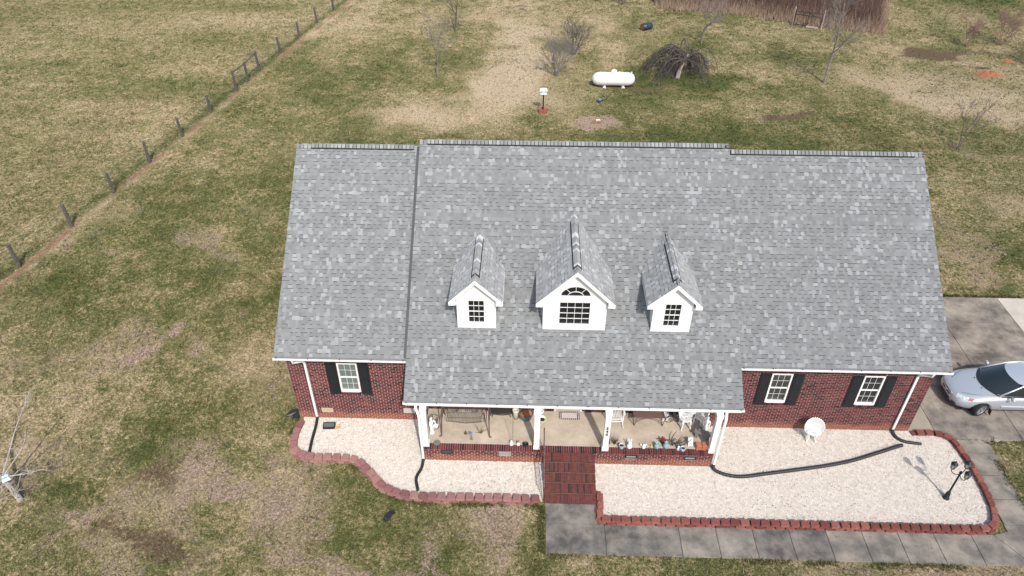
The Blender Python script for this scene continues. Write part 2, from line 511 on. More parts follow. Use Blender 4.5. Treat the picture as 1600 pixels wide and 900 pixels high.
def make_tufts():
    parts = []
    for (x0, x1, y0, y1, dens, h, w, nb) in ((-27, 22, -9, 9, 75, .055, .020, 3), (-30, 34, 9, 30, 36, .06, .024, 3), (-52, 50, 30, 60, 16, .07, .035, 3), (-52, -26, 5, 30, 24, .06, .028, 3)):
        n = int((x1 - x0) * (y1 - y0) * dens)
        x = rng.uniform(x0, x1, n)
        y = rng.uniform(y0, y1, n)
        # keep to what the photograph can see, plus a margin
        dep = (y + 18.487)
        keep = (~hard(x, y)) & (np.abs(x - 0.28) < 0.80 * np.hypot(dep, 18) + 4)
        x, y = x[keep], y[keep]
        g, so, cl, sa, dk = masks(x, y)
        keep = rng.random(len(x)) < np.clip(1.15 - so * .9 - cl * 1.2 - dk * .7 - sa * .5, .05, 1)
        x, y, g, so, cl, sa, dk = (q[keep] for q in (x, y, g, so, cl, sa, dk))
        z = lawn_z(x, y)
        n = len(x)
        hh = h * (0.5 + rng.random(n)) * (0.75 + 0.6 * np.clip(g, 0, 1))
        lush = np.zeros(n)
        for k in range(nb):
            a = rng.uniform(0, 2 * np.pi, n)
            ln = hh * rng.uniform(.6, 1.4, n)
            lean = rng.uniform(.6, 2.2, n)
            dx, dy = np.cos(a), np.sin(a)
            ww = w * rng.uniform(.5, 1.3, n)
            ox, oy = rng.normal(0, w, n), rng.normal(0, w, n)
            bx, by = x + ox, y + oy
            p0 = np.stack([bx - dy * ww, by + dx * ww, z - .004], -1)
            p1 = np.stack([bx + dy * ww, by - dx * ww, z - .004], -1)
            p2 = np.stack([bx + dx * ln * lean, by + dy * ln * lean, z + ln], -1)
            V = np.stack([p0, p1, p2], 1).reshape(-1, 3)
            jit = rng.normal(0, .16, n)
            A = np.repeat(np.stack([np.clip(g + jit, 0, 1.2), so * .5, cl * .3], -1), 3, 0)
            B = np.repeat(np.stack([np.clip(sa * .8 + rng.normal(0, .06, n), 0, 1), dk * .5, dk * 0], -1), 3, 0)
            parts.append((V, A, B))
    # lush fringe where the mower does not reach: along edging and walks
    def fringe(pts, n, off, gmin=.85):
        P = np.array(pts)
        seg = np.hypot(*np.diff(P, axis=0).T)
        t = rng.uniform(0, seg.sum(), n)
        i = np.searchsorted(np.cumsum(seg), t).clip(0, len(seg) - 1)
        f = (t - np.concatenate([[0], np.cumsum(seg)])[i]) / seg[i]
        q = P[i] + (P[i + 1] - P[i]) * f[:, None]
        nrm = np.stack([(P[i + 1] - P[i])[:, 1], -(P[i + 1] - P[i])[:, 0]], -1) / seg[i][:, None]
        q = q + nrm * (off + np.abs(rng.normal(0, .09, n)))[:, None]
        patch = fbm(q[:, 0], q[:, 1], 1.1, 3, 44.0)
        q = q[patch > .46]
        x, y = q[:, 0], q[:, 1]
        n = len(x)
        for k in range(3):
            a = rng.uniform(0, 2 * np.pi, n)
            ln = rng.uniform(.04, .12, n)
            lean = rng.uniform(.2, 1.0, n)
            ww = rng.uniform(.008, .02, n)
            dx, dy = np.cos(a), np.sin(a)
            V = np.stack([np.stack([x - dy * ww, y + dx * ww, 0 * x - .01], -1), np.stack([x + dy * ww, y - dx * ww, 0 * x - .01], -1),
                          np.stack([x + dx * ln * lean, y + dy * ln * lean, ln], -1)], 1).reshape(-1, 3)
            A = np.repeat(np.stack([np.clip(gmin + rng.normal(0, .15, n), 0, 1.2), 0 * x, 0 * x], -1), 3, 0)
            parts.append((V, A, A * 0))
    fringe(BED_L_EDGE, 2600, .14)
    fringe([(0.95, -3.7), (0.95, -5.42)], 500, .02)
    fringe([(0.95, -5.42), (15.5, -5.42)], 1600, .02, .6)
    fringe([(17.1, -5.0), (17.1, -0.7), (17.6, -0.34), (22, -0.2)][::-1], 1200, .03, .8)
    fringe([(14.4, 8.12), (27, 8.12)][::-1], 1200, .03, .8)
    V = np.concatenate([p[0] for p in parts])
    A = np.concatenate([p[1] for p in parts])
    B = np.concatenate([p[2] for p in parts])
    F = np.arange(len(V)).reshape(-1, 3)
    bulk('grass_blades', V, F, {'MaskA': A, 'MaskB': B}, lawn_mat, kind='stuff', label='short dormant and green grass blades of the lawn', category='grass')
make_tufts()

# ---- concrete: walkway and driveway, slab by slab
def concrete(name, c1, c2, sc):
    return mat(name, c1, .85, color2=c2, cscale=sc, nscale=22, nvar=.14, bump=.12, bscale=60, spec=.25)
conc_walk = concrete('concrete_walk', lin(104, 100, 95), lin(150, 142, 131), 1.3)
conc_stain = concrete('concrete_stained', lin(82, 80, 78), lin(134, 128, 120), 1.5)
conc_drive = concrete('concrete_drive', lin(94, 89, 84), lin(156, 147, 136), .9)
conc_apron = concrete('concrete_apron', lin(143, 136, 123), lin(158, 149, 135), 1.2)
conc_light = concrete('concrete_light', lin(172, 166, 157), lin(190, 184, 174), .6)
joint_mat = mat('joint_dirt', (.09, .075, .055), .95, nvar=.3, nscale=12)

def sheet(name, polys, z0, z1, m, **tags):
    mb = MB()
    for p in polys:
        mb.prism(p, z0, z1)
    return mb.build(name, m, **tags)
def rect(x0, x1, y0, y1):
    return [(x0, y0), (x1, y0), (x1, y1), (x0, y1)]
walk = sheet('walkway', [rect(.97, 16.05, -5.39, -4.35), rect(.97, 2.66, -4.35, -3.55), rect(16.05, 17.07, -5.39, -.66)], -.05, .008, joint_mat, kind='structure')
def slab(poly, m, parent, zt=.028):
    MB().prism(poly, -.03, zt).build('slab', m, parent)
gap = .011
xs = [.97, 2.9, 5.3, 6.5, 7.68, 8.86, 10.05, 11.2, 12.35, 13.5, 14.7]
for i in range(len(xs) - 1):
    y1 = -4.33
    slab(rect(xs[i] + gap, xs[i + 1] - gap, -5.41, y1), conc_stain if i in (0, 1, 4, 5) else conc_walk, walk)
slab(rect(.98, 2.66, -4.31, -3.56), conc_stain, walk)
slab([(14.71, -5.41), (16.15, -5.41), (15.42, -4.33), (14.71, -4.33)], conc_walk, walk)
slab([(16.18, -5.41), (17.09, -5.41), (17.09, -3.95), (15.95, -3.95), (15.95, -4.2), (15.45, -4.33)], conc_walk, walk)
for y0, y1 in ((-3.94, -2.94), (-2.93, -1.95), (-1.94, -.95)):
    slab(rect(15.99, 17.09, y0 + gap, y1 - gap), conc_walk, walk)
slab([(15.99, -.94), (17.09, -.94), (17.12, -.56), (16.9, -.36), (15.7, -.36)], conc_walk, walk)
drive = sheet('driveway', [rect(14.42, 27.4, -.08, 8.1)], -.05, .006, joint_mat, kind='structure')
dx = [14.4, 15.4, 18.45, 21.6, 24.6, 27.5]
dy = [-.335, 3.1, 6.35, 8.12]
for i in range(5):
    for j in range(3):
        y0 = dy[j]
        p = rect(dx[i] + gap, dx[i + 1] - gap, y0 + gap, dy[j + 1] - gap)
        if j == 0 and i == 0:
            p[0] = (p[0][0], -.05); p[1] = (p[1][0], -.05)
        if j == 0 and i == 1:
            p = [(15.41, -.05), (15.75, -.32), (16.95, -.33), (17.2, -.52), (17.6, -.34), (18.44, -.33), (18.44, 3.09), (15.41, 3.09)]
        m = conc_light if i >= 3 else (conc_apron if i == 0 else conc_drive)
        slab(p, m, drive, .024)

# ---- white gravel beds with loose stones
gravel_mat = mat('gravel_fill', lin(180, 171, 161), .9, color2=lin(206, 199, 190), cscale=9, nscale=55, nvar=.3, bump=.8, bscale=45, spec=.2)
stone_mat = mat('gravel_stone', attr=True, rough=.8, spec=.25, nscale=40, nvar=.12)
gb = MB()
gb.prism(bedL, -.05, .035)
gravel_l = gb.build('gravel_bed', gravel_mat, kind='structure')
gb = MB()
gb.prism(bedR, -.05, .035)
gravel_r = gb.build('gravel_bed', gravel_mat, kind='structure')
def stones():
    V, F, C = [], [], []
    pal = np.array([lin(220, 214, 208), lin(210, 201, 191), lin(198, 187, 176), lin(228, 224, 218), lin(186, 162, 140), lin(130, 121, 112), lin(200, 179, 164)])
    pw = np.array([.31, .25, .17, .15, .04, .04, .04])
    o8 = np.array([(1, 0, 0), (-1, 0, 0), (0, 1, 0), (0, -1, 0), (0, 0, 1), (0, 0, -1)], float)
    f8 = np.array([(0, 2, 4), (2, 1, 4), (1, 3, 4), (3, 0, 4), (2, 0, 5), (1, 2, 5), (3, 1, 5), (0, 3, 5)])[:4]
    for poly, dens in ((bedL, 480), (bedR, 480)):
        a = np.array(poly)
        x0, y0 = a.min(0); x1, y1 = a.max(0)
        n = int((x1 - x0) * (y1 - y0) * dens)
        x, y = rng.uniform(x0, x1, n), rng.uniform(y0, y1, n)
        k = inside(poly, x, y)
        x, y = x[k], y[k]
        n = len(x)
        s = rng.uniform(.010, .026, n)
        ang = rng.uniform(0, 6.28, n)
        sc = np.stack([s, s * rng.uniform(.6, 1, n), s * rng.uniform(.5, .8, n)], -1)
        L = o8[None] * sc[:, None] + rng.normal(0, .004, (n, 6, 3))
        ca, sa_ = np.cos(ang)[:, None], np.sin(ang)[:, None]
        P = np.stack([L[..., 0] * ca - L[..., 1] * sa_ + x[:, None], L[..., 0] * sa_ + L[..., 1] * ca + y[:, None], L[..., 2] + .037], -1)
        c = pal[rng.choice(len(pal), n, p=pw)] * rng.uniform(.85, 1.08, (n, 1))
        o = sum(len(q) for q in V)
        V.append(P.reshape(-1, 3)); C.append(np.repeat(c, 6, 0))
        F.append((f8[None] + (np.arange(n) * 6)[:, None, None] + o).reshape(-1, 3))
    bulk('gravel_stones', np.concatenate(V), np.concatenate(F), np.clip(np.concatenate(C), 0, .95), stone_mat, kind='stuff', label='loose white gravel stones filling both front beds', category='gravel')
stones()

def litter():
    V, F, C = [], [], []
    pal = [lin(112, 84, 56), lin(88, 66, 46), lin(140, 108, 70), lin(70, 60, 48), lin(96, 100, 60)]
    spots = [(bedL, 170, .045), (bedR, 260, .045), (WALK, 90, .032), (DRIVE, 120, .03)]
    for poly, n, z in spots:
        a = np.array(poly)
        x0, y0 = a.min(0); x1, y1 = a.max(0)
        x, y = rng.uniform(x0, x1, n * 3), rng.uniform(y0, y1, n * 3)
        k = inside(poly, x, y) & (fbm(x, y, 1.4, 3, 91.0) > .47)
        for px_, py_ in list(zip(x[k], y[k]))[:n]:
            r_ = random.uniform(.012, .034)
            t_ = random.uniform(0, 6.28)
            c_, s_ = math.cos(t_), math.sin(t_)
            o = len(V)
            for (u, v, h) in ((-1, 0, .0), (0, -.45, .012), (1, 0, .004), (0, .45, .014)):
                V.append((px_ + (u * c_ - v * s_) * r_, py_ + (u * s_ + v * c_) * r_, z + h + .012))
            F.append((o, o + 1, o + 2, o + 3))
            C += [random.choice(pal)] * 4
    bulk('leaf_litter', np.array(V), np.array(F), np.array(C), stone_mat, kind='stuff', label='dry leaf bits scattered over gravel and paving', category='leaf litter')
litter()

# ---- red concrete block edging, block by block
def edging(name, path, label, cols, size, step=.315):
    root = thing(name, label, 'edging')
    var = []
    for k in range(4):
        for c in cols:
            mb = MB()
            mb.cur = c
            w, d, h = size
            w0 = w / 2 * random.uniform(.96, 1.0)
            pts = [(-w0, -d / 2 + .03), (-w0 + .03, -d / 2), (-.02, -d / 2 - .012), (w0 - .03, -d / 2), (w0, -d / 2 + .03), (w0 * .86, d / 2), (-w0 * .86, d / 2)]
            pts = [(p[0] + random.uniform(-.008, .008), p[1] + random.uniform(-.01, .01)) for p in pts]
            n = len(pts)
            low = [(p[0], p[1], 0) for p in pts]
            mid = [(p[0], p[1], h * .88) for p in pts]
            top = [(p[0] * .92, p[1] * .9, h + random.uniform(-.004, .004)) for p in pts]
            fs = [tuple(range(2 * n, 3 * n))]
            for q in range(2):
                fs += [(q * n + i, q * n + (i + 1) % n, (q + 1) * n + (i + 1) % n, (q + 1) * n + i) for i in range(n)]
            mb.add(low + mid + top, fs)
            var.append(mb.mesh('block', mat('edging_block', attr=True, rough=.9, nscale=18, nvar=.28, bump=.5, bscale=70, spec=.2)))
    P = [Vector((p[0], p[1], 0)) for p in bez([(a[0], a[1], 0) for a in path], 24)]
    for lay in range(2):
        d = 0.0 if lay == 0 else step / 2
        acc = 0.0
        nxt = step / 2 + d
        out = .05 if lay == 0 else 0
        for a, b in zip(P[:-1], P[1:]):
            sl = (b - a).length
            while acc + sl >= nxt and sl > 1e-6:
                q = a + (b - a) * ((nxt - acc) / sl)
                t = (b - a).normalized()
                nrm = Vector((t.y, -t.x, 0))
                ang = math.atan2(t.y, t.x)
                o = link('block', random.choice(var), root)
                o.location = (q.x + nrm.x * out + random.gauss(0, .006), q.y + nrm.y * out + random.gauss(0, .006), -.03 + lay * .115)
                o.rotation_euler = (random.gauss(0, .012), random.gauss(0, .012), ang + random.gauss(0, .03))
                nxt += step
            acc += sl
    return root
edging('bed_edging', BED_L_EDGE, 'curving pinkish red block edging of the white gravel bed left of the steps',
       [lin(128, 92, 90), lin(138, 101, 98), lin(118, 83, 81), lin(146, 110, 104)], (.29, .24, .115))
edging('bed_edging', BED_R_EDGE, 'long brick red block edging round the gravel bed between walkway and house',
       [lin(126, 78, 71), lin(117, 70, 64), lin(136, 88, 80), lin(108, 64, 58)], (.30, .20, .115), .322)

# ================================================================ the house
house = thing('house', 'single storey red brick house with grey shingle roof, three dormers and front porch', 'house')
XL, XR = -8.231, 14.40
YR = 5.887                                   # ridge line
ZW, ZM = 8.331, 8.56                         # ridge heights of wings and of the main part
SL = 0.75                                    # 9 in 12 pitch
def zmain(y): return ZM + (y - YR) * SL
def zwing(y): return ZW + (y - YR) * SL
white = mat('white_trim', (.80, .80, .79), .5, nscale=3, nvar=.03, spec=.4)
white_dirty = mat('white_vinyl', (.76, .76, .75), .45, nscale=8, nvar=.06)
mortar = mat('mortar', lin(174, 153, 147), .95, nscale=20, nvar=.15, bump=.3, spec=.15)
black_paint = mat('black_shutter', (.012, .014, .017), .55, nscale=8, nvar=.2)

def brick_material():
    m = mat('brick', attr=True, rough=.9, nscale=35, nvar=.22, bump=.35, bscale=90, spec=.2)
    nt = m.node_tree
    N, L = nt.nodes, nt.links
    b = N['Principled BSDF']
    src = b.inputs['Base Color'].links[0].from_socket
    geo = N.new('ShaderNodeNewGeometry')
    sx = N.new('ShaderNodeSeparateXYZ')
    L.new(geo.outputs['Position'], sx.inputs[0])
    nz = N.new('ShaderNodeTexNoise')           # red clay splashed up from the ground
    nz.inputs['Scale'].default_value = 2.2
    nz.inputs['Detail'].default_value = 6
    nz.inputs['Roughness'].default_value = .7
    L.new(geo.outputs['Position'], nz.inputs['Vector'])
    mu = N.new('ShaderNodeMath'); mu.operation = 'MULTIPLY_ADD'
    L.new(nz.outputs['Fac'], mu.inputs[0]); mu.inputs[1].default_value = -.8
    L.new(sx.outputs['Z'], mu.inputs[2])
    mr = N.new('ShaderNodeMapRange'); mr.interpolation_type = 'SMOOTHSTEP'
    L.new(mu.outputs[0], mr.inputs['Value'])
    mr.inputs['From Min'].default_value = .06; mr.inputs['From Max'].default_value = -.22
    mr.inputs['To Min'].default_value = 0; mr.inputs['To Max'].default_value = .5
    mx = N.new('ShaderNodeMix'); mx.data_type = 'RGBA'
    L.new(mr.outputs[0], mx.inputs['Factor'])
    L.new(src, mx.inputs[6])
    mx.inputs[7].default_value = (*lin(160, 104, 76), 1)
    L.new(mx.outputs[2], b.inputs['Base Color'])
    return m
brick_mat = brick_material()
brick_plain = mat('brick_step', attr=True, rough=.9, nscale=9, nvar=.38, bump=.35, bscale=90, spec=.2)
# the mortar takes the same clay splash
BRICKS = [lin(120, 64, 66), lin(112, 60, 62), lin(127, 70, 71), lin(103, 56, 59), lin(119, 68, 71), lin(94, 56, 59), lin(133, 75, 75), lin(70, 54, 56), lin(56, 49, 52)]
BW = [.2, .19, .15, .13, .1, .08, .05, .06, .04]
BL, BH = .203, .081
def brick_color():
    c = random.choices(BRICKS, BW)[0]
    k = random.uniform(.85, 1.12) * .60
    return (c[0] * k, c[1] * k, c[2] * k)

BR_CACHE = {}
def brick_mesh(w, h, d, i):
    key = (round(w, 3), round(h, 3), round(d, 3), i)
    if key not in BR_CACHE:
        mb = MB()
        mb.cur = brick_color()
        mb.box(-w / 2, w / 2, -d / 2, d / 2, -h / 2, h / 2)
        BR_CACHE[key] = mb.mesh('brick', brick_mat)
    return BR_CACHE[key]

def brick_wall(x0, x1, z0, z1, yface, holes, depth=.03):
    """list of bricks (cx, cz, w) in running bond, leaving holes"""
    out = []
    row = 0
    z = z0
    while z + BH <= z1 + .02:
        cz = z + BH / 2
        x = x0 - (BL / 2 if row % 2 else 0)
        while x < x1:
            a, b = max(x, x0), min(x + BL, x1)
            segs = [(a, b)]
            for (hx0, hx1, hz0, hz1) in holes:
                if cz + BH * .45 > hz0 and cz - BH * .45 < hz1:
                    ns = []
                    for (p, q) in segs:
                        if q <= hx0 or p >= hx1:
                            ns.append((p, q))
                        else:
                            if p < hx0: ns.append((p, hx0))
                            if q > hx1: ns.append((hx1, q))
                    segs = ns
            for (p, q) in segs:
                if q - p > .035:
                    out.append(((p + q) / 2, cz, q - p - .018))
            x += BL
        z += BH
        row += 1
    return out

WINS = [(-6.10, 1.46, 'blind'), (9.195, 1.40, 'clear'), (12.385, 1.38, 'dark')]   # centre x, sill z
WW, WH = .72, 1.43
holes = []
for cx, sz, _k in WINS:
    holes.append((cx - WW / 2, cx + WW / 2, sz - .10, sz + WH + .10))
VENTS = [(-7.13, .48, 'beige'), (-4.06, .50, 'white')]
for vx, vz, _k in VENTS:
    holes.append((vx - .2, vx + .2, vz - .08, vz + .08))
DOOR = (1.30, 2.32, .70, 2.75)
holes.append(DOOR)

# mortar core of the front wall (with real openings), sides and back
mb = MB()
cuts = sorted([(h[0], h[1], h[2], h[3]) for h in holes])
x = XL
for (a, b, c, d) in cuts:
    mb.box(x, a, .012, .24, -.1, 3.62)
    mb.box(a, b, .012, .24, -.1, c)
    mb.box(a, b, .012, .24, d, 3.62)
    x = b
mb.box(x, XR, .012, .24, -.1, 3.62)
front_wall = mb.build('wall', mortar, house, label='red brick front wall with clay splashed along its foot')
mb = MB()
for (bx, bz, w) in brick_wall(XL, XR, .0, 3.5, 0, holes):
    if -3.33 < bx < 6.81 and bz < .68:
        continue
    mb.cur = brick_color()
    mb.box(bx - w / 2, bx + w / 2, random.uniform(-.004, .001), .03, bz - (BH - .020) / 2, bz + (BH - .020) / 2)
for cx, sz, _k in WINS:                       # rowlock sills and soldier heads
    for i in range(9):
        a = cx - WW / 2 + WW * i / 9
        mb.cur = brick_color()
        M = Matrix.Translation((0, -.035, sz - .05)) @ Matrix.Rotation(R(-12), 4, 'X')
        mb.box(a + .006, a + WW / 9 - .006, -.02, .09, -.05, .045, M)
        mb.cur = brick_color()
        mb.box(a + .006, a + WW / 9 - .006, -.004, .03, sz + WH + .006, sz + WH + .094)
mb.build('brick_courses', brick_mat, front_wall, kind='stuff')

def side_brick():
    m = bpy.data.materials.new('brick_side')
    m.use_nodes = True
    N, L = m.node_tree.nodes, m.node_tree.links
    b = N['Principled BSDF']
    b.inputs['Roughness'].default_value = .9
    geo = N.new('ShaderNodeNewGeometry')
    sp = N.new('ShaderNodeSeparateXYZ'); L.new(geo.outputs['Position'], sp.inputs[0])
    ad = N.new('ShaderNodeMath'); L.new(sp.outputs['X'], ad.inputs[0]); L.new(sp.outputs['Y'], ad.inputs[1])
    cb = N.new('ShaderNodeCombineXYZ'); L.new(ad.outputs[0], cb.inputs[0]); L.new(sp.outputs['Z'], cb.inputs[1])
    bt = N.new('ShaderNodeTexBrick')
    L.new(cb.outputs[0], bt.inputs['Vector'])
    bt.inputs['Scale'].default_value = 1.0
    bt.inputs['Brick Width'].default_value = BL
    bt.inputs['Row Height'].default_value = BH
    bt.inputs['Mortar Size'].default_value = .006
    bt.inputs['Color1'].default_value = (*BRICKS[0], 1)
    bt.inputs['Color2'].default_value = (*BRICKS[5], 1)
    bt.inputs['Mortar'].default_value = (*lin(186, 168, 160), 1)
    L.new(bt.outputs['Color'], b.inputs['Base Color'])
    return m
brick_side = side_brick()
mb = MB()
Y1 = 11.75
mb.box(XL, XL + .22, .245, Y1, -.1, 3.62).box(XR - .22, XR, .245, Y1, -.1, 3.62).box(XL + .22, XR - .22, Y1 - .22, Y1, -.1, 3.62)
for xa in (XL, XR - .22):                     # gable ends
    mb.add([(xa, .25, 3.62), (xa, Y1, 3.62), (xa, YR, ZW - .25), (xa + .22, .25, 3.62), (xa + .22, Y1, 3.62), (xa + .22, YR, ZW - .25)],
           [(0, 2, 1), (3, 4, 5), (0, 3, 5, 2), (1, 2, 5, 4)])
mb.build('wall', brick_side, house, label='side and rear brick walls with gable ends')

# ---------------------------------------------------------------- roof: decking, shingles one by one, ridge caps
shingle_mat = mat('shingle', attr=True, rough=.9, nscale=1.3, nvar=.09, bump=.15, bscale=120, spec=.15)
EXPO = .1425
SH_MID = [lin(137, 139, 140), lin(134, 136, 137), lin(140, 142, 143), lin(131, 133, 134), lin(136, 137, 138), lin(143, 145, 146), lin(128, 130, 131)]
SH_LIGHT = [lin(155, 158, 160), lin(150, 153, 155), lin(161, 164, 166)]
SH_DARK = lin(72, 73, 75)
WIDTHS = [.08, .095, .11, .125, .14, .16]

def shingle_geo(w, thick, light_i, dashed, col_, e=EXPO):
    """one tab in local (u, v, n): exposed face, butt edge and sides, a printed shadow strip along its head"""
    g = .0006
    u0, u1 = g / 2, w - g / 2
    t = .011 if thick else .006
    V = [(u0, 0, t), (u1, 0, t), (u1, e + .015, .004), (u0, e + .015, .004), (u0, 0, 0), (u1, 0, 0), (u1, e + .015, -.002), (u0, e + .015, -.002)]
    F = [(0, 1, 2, 3), (4, 5, 1, 0), (5, 6, 2, 1), (7, 4, 0, 3)]
    C = [col_] * 8
    if dashed:
        s0 = e - .019
        za = t + (.004 - t) * (s0 / (e + .015)) + .0016
        zb = t + (.004 - t) * ((e + .004) / (e + .015)) + .0016
        V += [(u0, s0, za), (u1, s0, za), (u1, e + .004, zb), (u0, e + .004, zb)]
        F += [(8, 9, 10, 11)]
        C += [SH_DARK] * 4
    return V, F, C

def tabs(W, Lr, seed, e=EXPO, wmul=1.0):
    """(u, v, width, thick, dashed, colour, row) for every tab of a roof plane"""
    r = random.Random(seed)
    out = []
    rows = int(round(Lr / e))
    ph = r.random() * 50
    for i in range(rows):
        u = -r.uniform(0, .2)
        thick = r.random() < .5
        dash_row = r.random() < .86
        while u < W:
            w = r.choice(WIDTHS) * wmul
            a, b = max(u, 0), min(u + w, W)
            if b - a > .02:
                cl = float(vnoise(np.array([(a + ph) / 1.1]), np.array([i * e / .9 + ph]))[0])
                if r.random() < .11 + .10 * max(0, cl - .4) / .6:
                    c = r.choice(SH_LIGHT)
                else:
                    c = r.choice(SH_MID)
                out.append((a, i * e, b - a, thick, dash_row and (not thick) and r.random() < .93, c, i))
            u += w
            thick = not thick if r.random() < .85 else thick
    return out

def lay(name, T, O, U, V_, Nn, parent, skip=None):
    """join the tabs into one mesh; tabs for which skip() holds become objects of their own"""
    O, U, V_, Nn = Vector(O), Vector(U), Vector(V_), Vector(Nn)
    vs, fs, cs = [], [], []
    M = Matrix(((U.x, V_.x, Nn.x, 0), (U.y, V_.y, Nn.y, 0), (U.z, V_.z, Nn.z, 0), (0, 0, 0, 1)))
    A = np.array([[*U], [*V_], [*Nn]])
    Oa = np.array([*O])
    singles = []
    for (u, v, w, th, da, c, i) in T:
        if skip and skip(i):
            singles.append((u, v, w, th, da, c))
            continue
        gv, gf, gc = shingle_geo(w, th, 0, da, c)
        o = len(vs)
        vs += [(p[0] + u, p[1] + v, p[2]) for p in gv]
        for f in gf:
            fs.append(tuple(q + o for q in f))
        cs += gc
    P = np.array(vs) @ A + Oa
    bulk(name, P, np.array(fs), np.array(cs), shingle_mat, parent, kind='stuff')
    cache = {}
    for (u, v, w, th, da, c) in singles:
        key = (round(w, 2), th, da, c)
        if key not in cache:
            gv, gf, gc = shingle_geo(w, th, 0, da, c)
            me = bpy.data.meshes.new('shingle')
            me.from_pydata(gv, [], gf)
            me.materials.append(shingle_mat)
            a = me.color_attributes.new('Col', 'FLOAT_COLOR', 'POINT')
            a.data.foreach_set('color', np.array([(*q, 1) for q in gc], np.float32).ravel())
            cache[key] = me
        o = link('shingle', cache[key], parent)
        p = O + U * u + V_ * v
        m = M.copy()
        m.translation = p
        o.matrix_world = m

cs_, sn_ = .8, .6                              # cos and sin of the pitch
deck_mat = mat('roof_deck', lin(120, 122, 126), .9, nscale=14, nvar=.3, bump=.5, bscale=50)
cap_mat = shingle_mat
vent_mat = mat('ridge_vent', (.018, .019, .021), .7)
def cap_mesh(c, w=.117, front=.150, rear=.150, lift=.0, slope=.75):
    """one bent ridge shingle, running along +X, apex at the origin"""
    mb = MB()
    mb.cur = c
    a = math.atan(slope)
    for s, ln in ((-1, front), (1, rear)):
        y, z = s * ln * math.cos(a), -ln * math.sin(a)
        t = .016
        mb.add([(0, 0, t * 1.1), (w, 0, .010), (w, y, z + .010), (0, y, z + t), (0, 0, -.01), (0, y, z - .004), (w, y, z - .006)],
               [(0, 1, 2, 3) if s < 0 else (3, 2, 1, 0), (0, 3, 5, 4) if s < 0 else (4, 5, 3, 0), (3, 2, 6, 5) if s < 0 else (5, 6, 2, 3)])
    return mb.mesh('ridge_cap', cap_mat)
CAPS = [cap_mesh(c) for c in SH_MID[:6] + SH_LIGHT]
CAPW = [3, 3, 3, 2, 2, 3, 3, 2, 2]
DCAPS = [cap_mesh(c, .104, .165, .165, slope=1.02) for c in SH_MID[:4] + [lin(118, 120, 124), lin(176, 179, 184)]]

def roof(x0, x1, zr, ze_y, seed, label, skip=None, vent=(0, 0)):
    ye = ze_y
    ze = zr + (ye - YR) * SL
    Lr = (YR - ye) / cs_
    mb = MB()
    t = .05
    yb = 2 * YR - ye if ye > -1 else 2 * YR + .52
    zb = zr - (yb - YR) * SL
    pr = [(ye, ze), (YR, zr), (yb, zb), (yb, zb - t), (YR, zr - t - .04), (ye, ze - t)]
    n = 6
    vs_ = [(x0, p[0], p[1] - .006) for p in pr] + [(x1, p[0], p[1] - .006) for p in pr]
    mb.add(vs_, [(0, 1, 4, 5), (1, 2, 3, 4), (6, 11, 10, 7), (7, 10, 9, 8)] + [(i, n + i, n + (i + 1) % n, (i + 1) % n) for i in range(n)])
    rf = mb.build('roof', deck_mat, house, label=label)
    lay('shingle_courses', tabs(x1 - x0, Lr, seed), (x0, ye, ze), (1, 0, 0), (0, cs_, sn_), (0, -sn_, cs_), rf, skip)
    # ridge
    n = int((x1 - x0) / .141)
    a, b = x0 + vent[0], x1 - vent[1]
    up = .046
    vb = MB()
    dd, hh = .128, .056
    vb.add([(a, YR, zr + up), (b, YR, zr + up), (a, YR - dd, zr - dd * SL + .004), (b, YR - dd, zr - dd * SL + .004),
            (a, YR - dd, zr - dd * SL + hh), (b, YR - dd, zr - dd * SL + hh),
            (a, YR + dd, zr - dd * SL), (b, YR + dd, zr - dd * SL)],
           [(2, 3, 5, 4), (4, 5, 1, 0), (0, 1, 7, 6), (0, 4, 2, 6), (1, 7, 3, 5)])
    q = .118
    vb.add([(x0, YR, zr + .010), (x1, YR, zr + .010), (x0, YR - q, zr - q * SL + .014), (x1, YR - q, zr - q * SL + .014), (x0, YR + q, zr - q * SL + .012), (x1, YR + q, zr - q * SL + .012)],
           [(2, 3, 1, 0), (0, 1, 5, 4)])
    vb.build('ridge_vent', vent_mat, rf)
    for i in range(n):
        x = x0 + i * .141 + .005
        on = a - .02 <= x <= b
        link('ridge_cap', random.choices(CAPS, CAPW)[0], rf, (x, YR, zr + (.060 if on else .024) + random.uniform(-.002, .002)))
    # rake boards
    for xx in (x0, x1):
        q = MB()
        s = -1 if xx == x0 else 1
        xa, xb = (xx + .004, xx + .03) if s < 0 else (xx - .03, xx - .004)
        yy = [(ye + .01, ze - .06), (YR, zr - .10), (yb, zb - .06), (yb, zb - .2), (YR, zr - .24), (ye + .01, ze - .2)]
        q.add([(xa, p[0], p[1]) for p in yy] + [(xb, p[0], p[1]) for p in yy],
              [(0, 1, 4, 5), (1, 2, 3, 4), (6, 11, 10, 7), (7, 10, 9, 8)] + [(i, (i + 1) % 6, 6 + (i + 1) % 6, 6 + i) for i in range(6)])
        q.build('rake_board', white, rf)
    return rf
roof_left = roof(-8.415, -3.80, ZW, -.45, 11, 'grey shingle roof of the left wing', None, (.55, .30))
roof_right = roof(7.44, 14.545, ZW, -.45, 23, 'grey shingle roof of the right wing', None, (.10, .35))
roof_main = roof(-3.82, 7.455, ZM, -1.70, 37, 'raised main roof carrying the three dormers', lambda i: i < 5, (.30, .25))

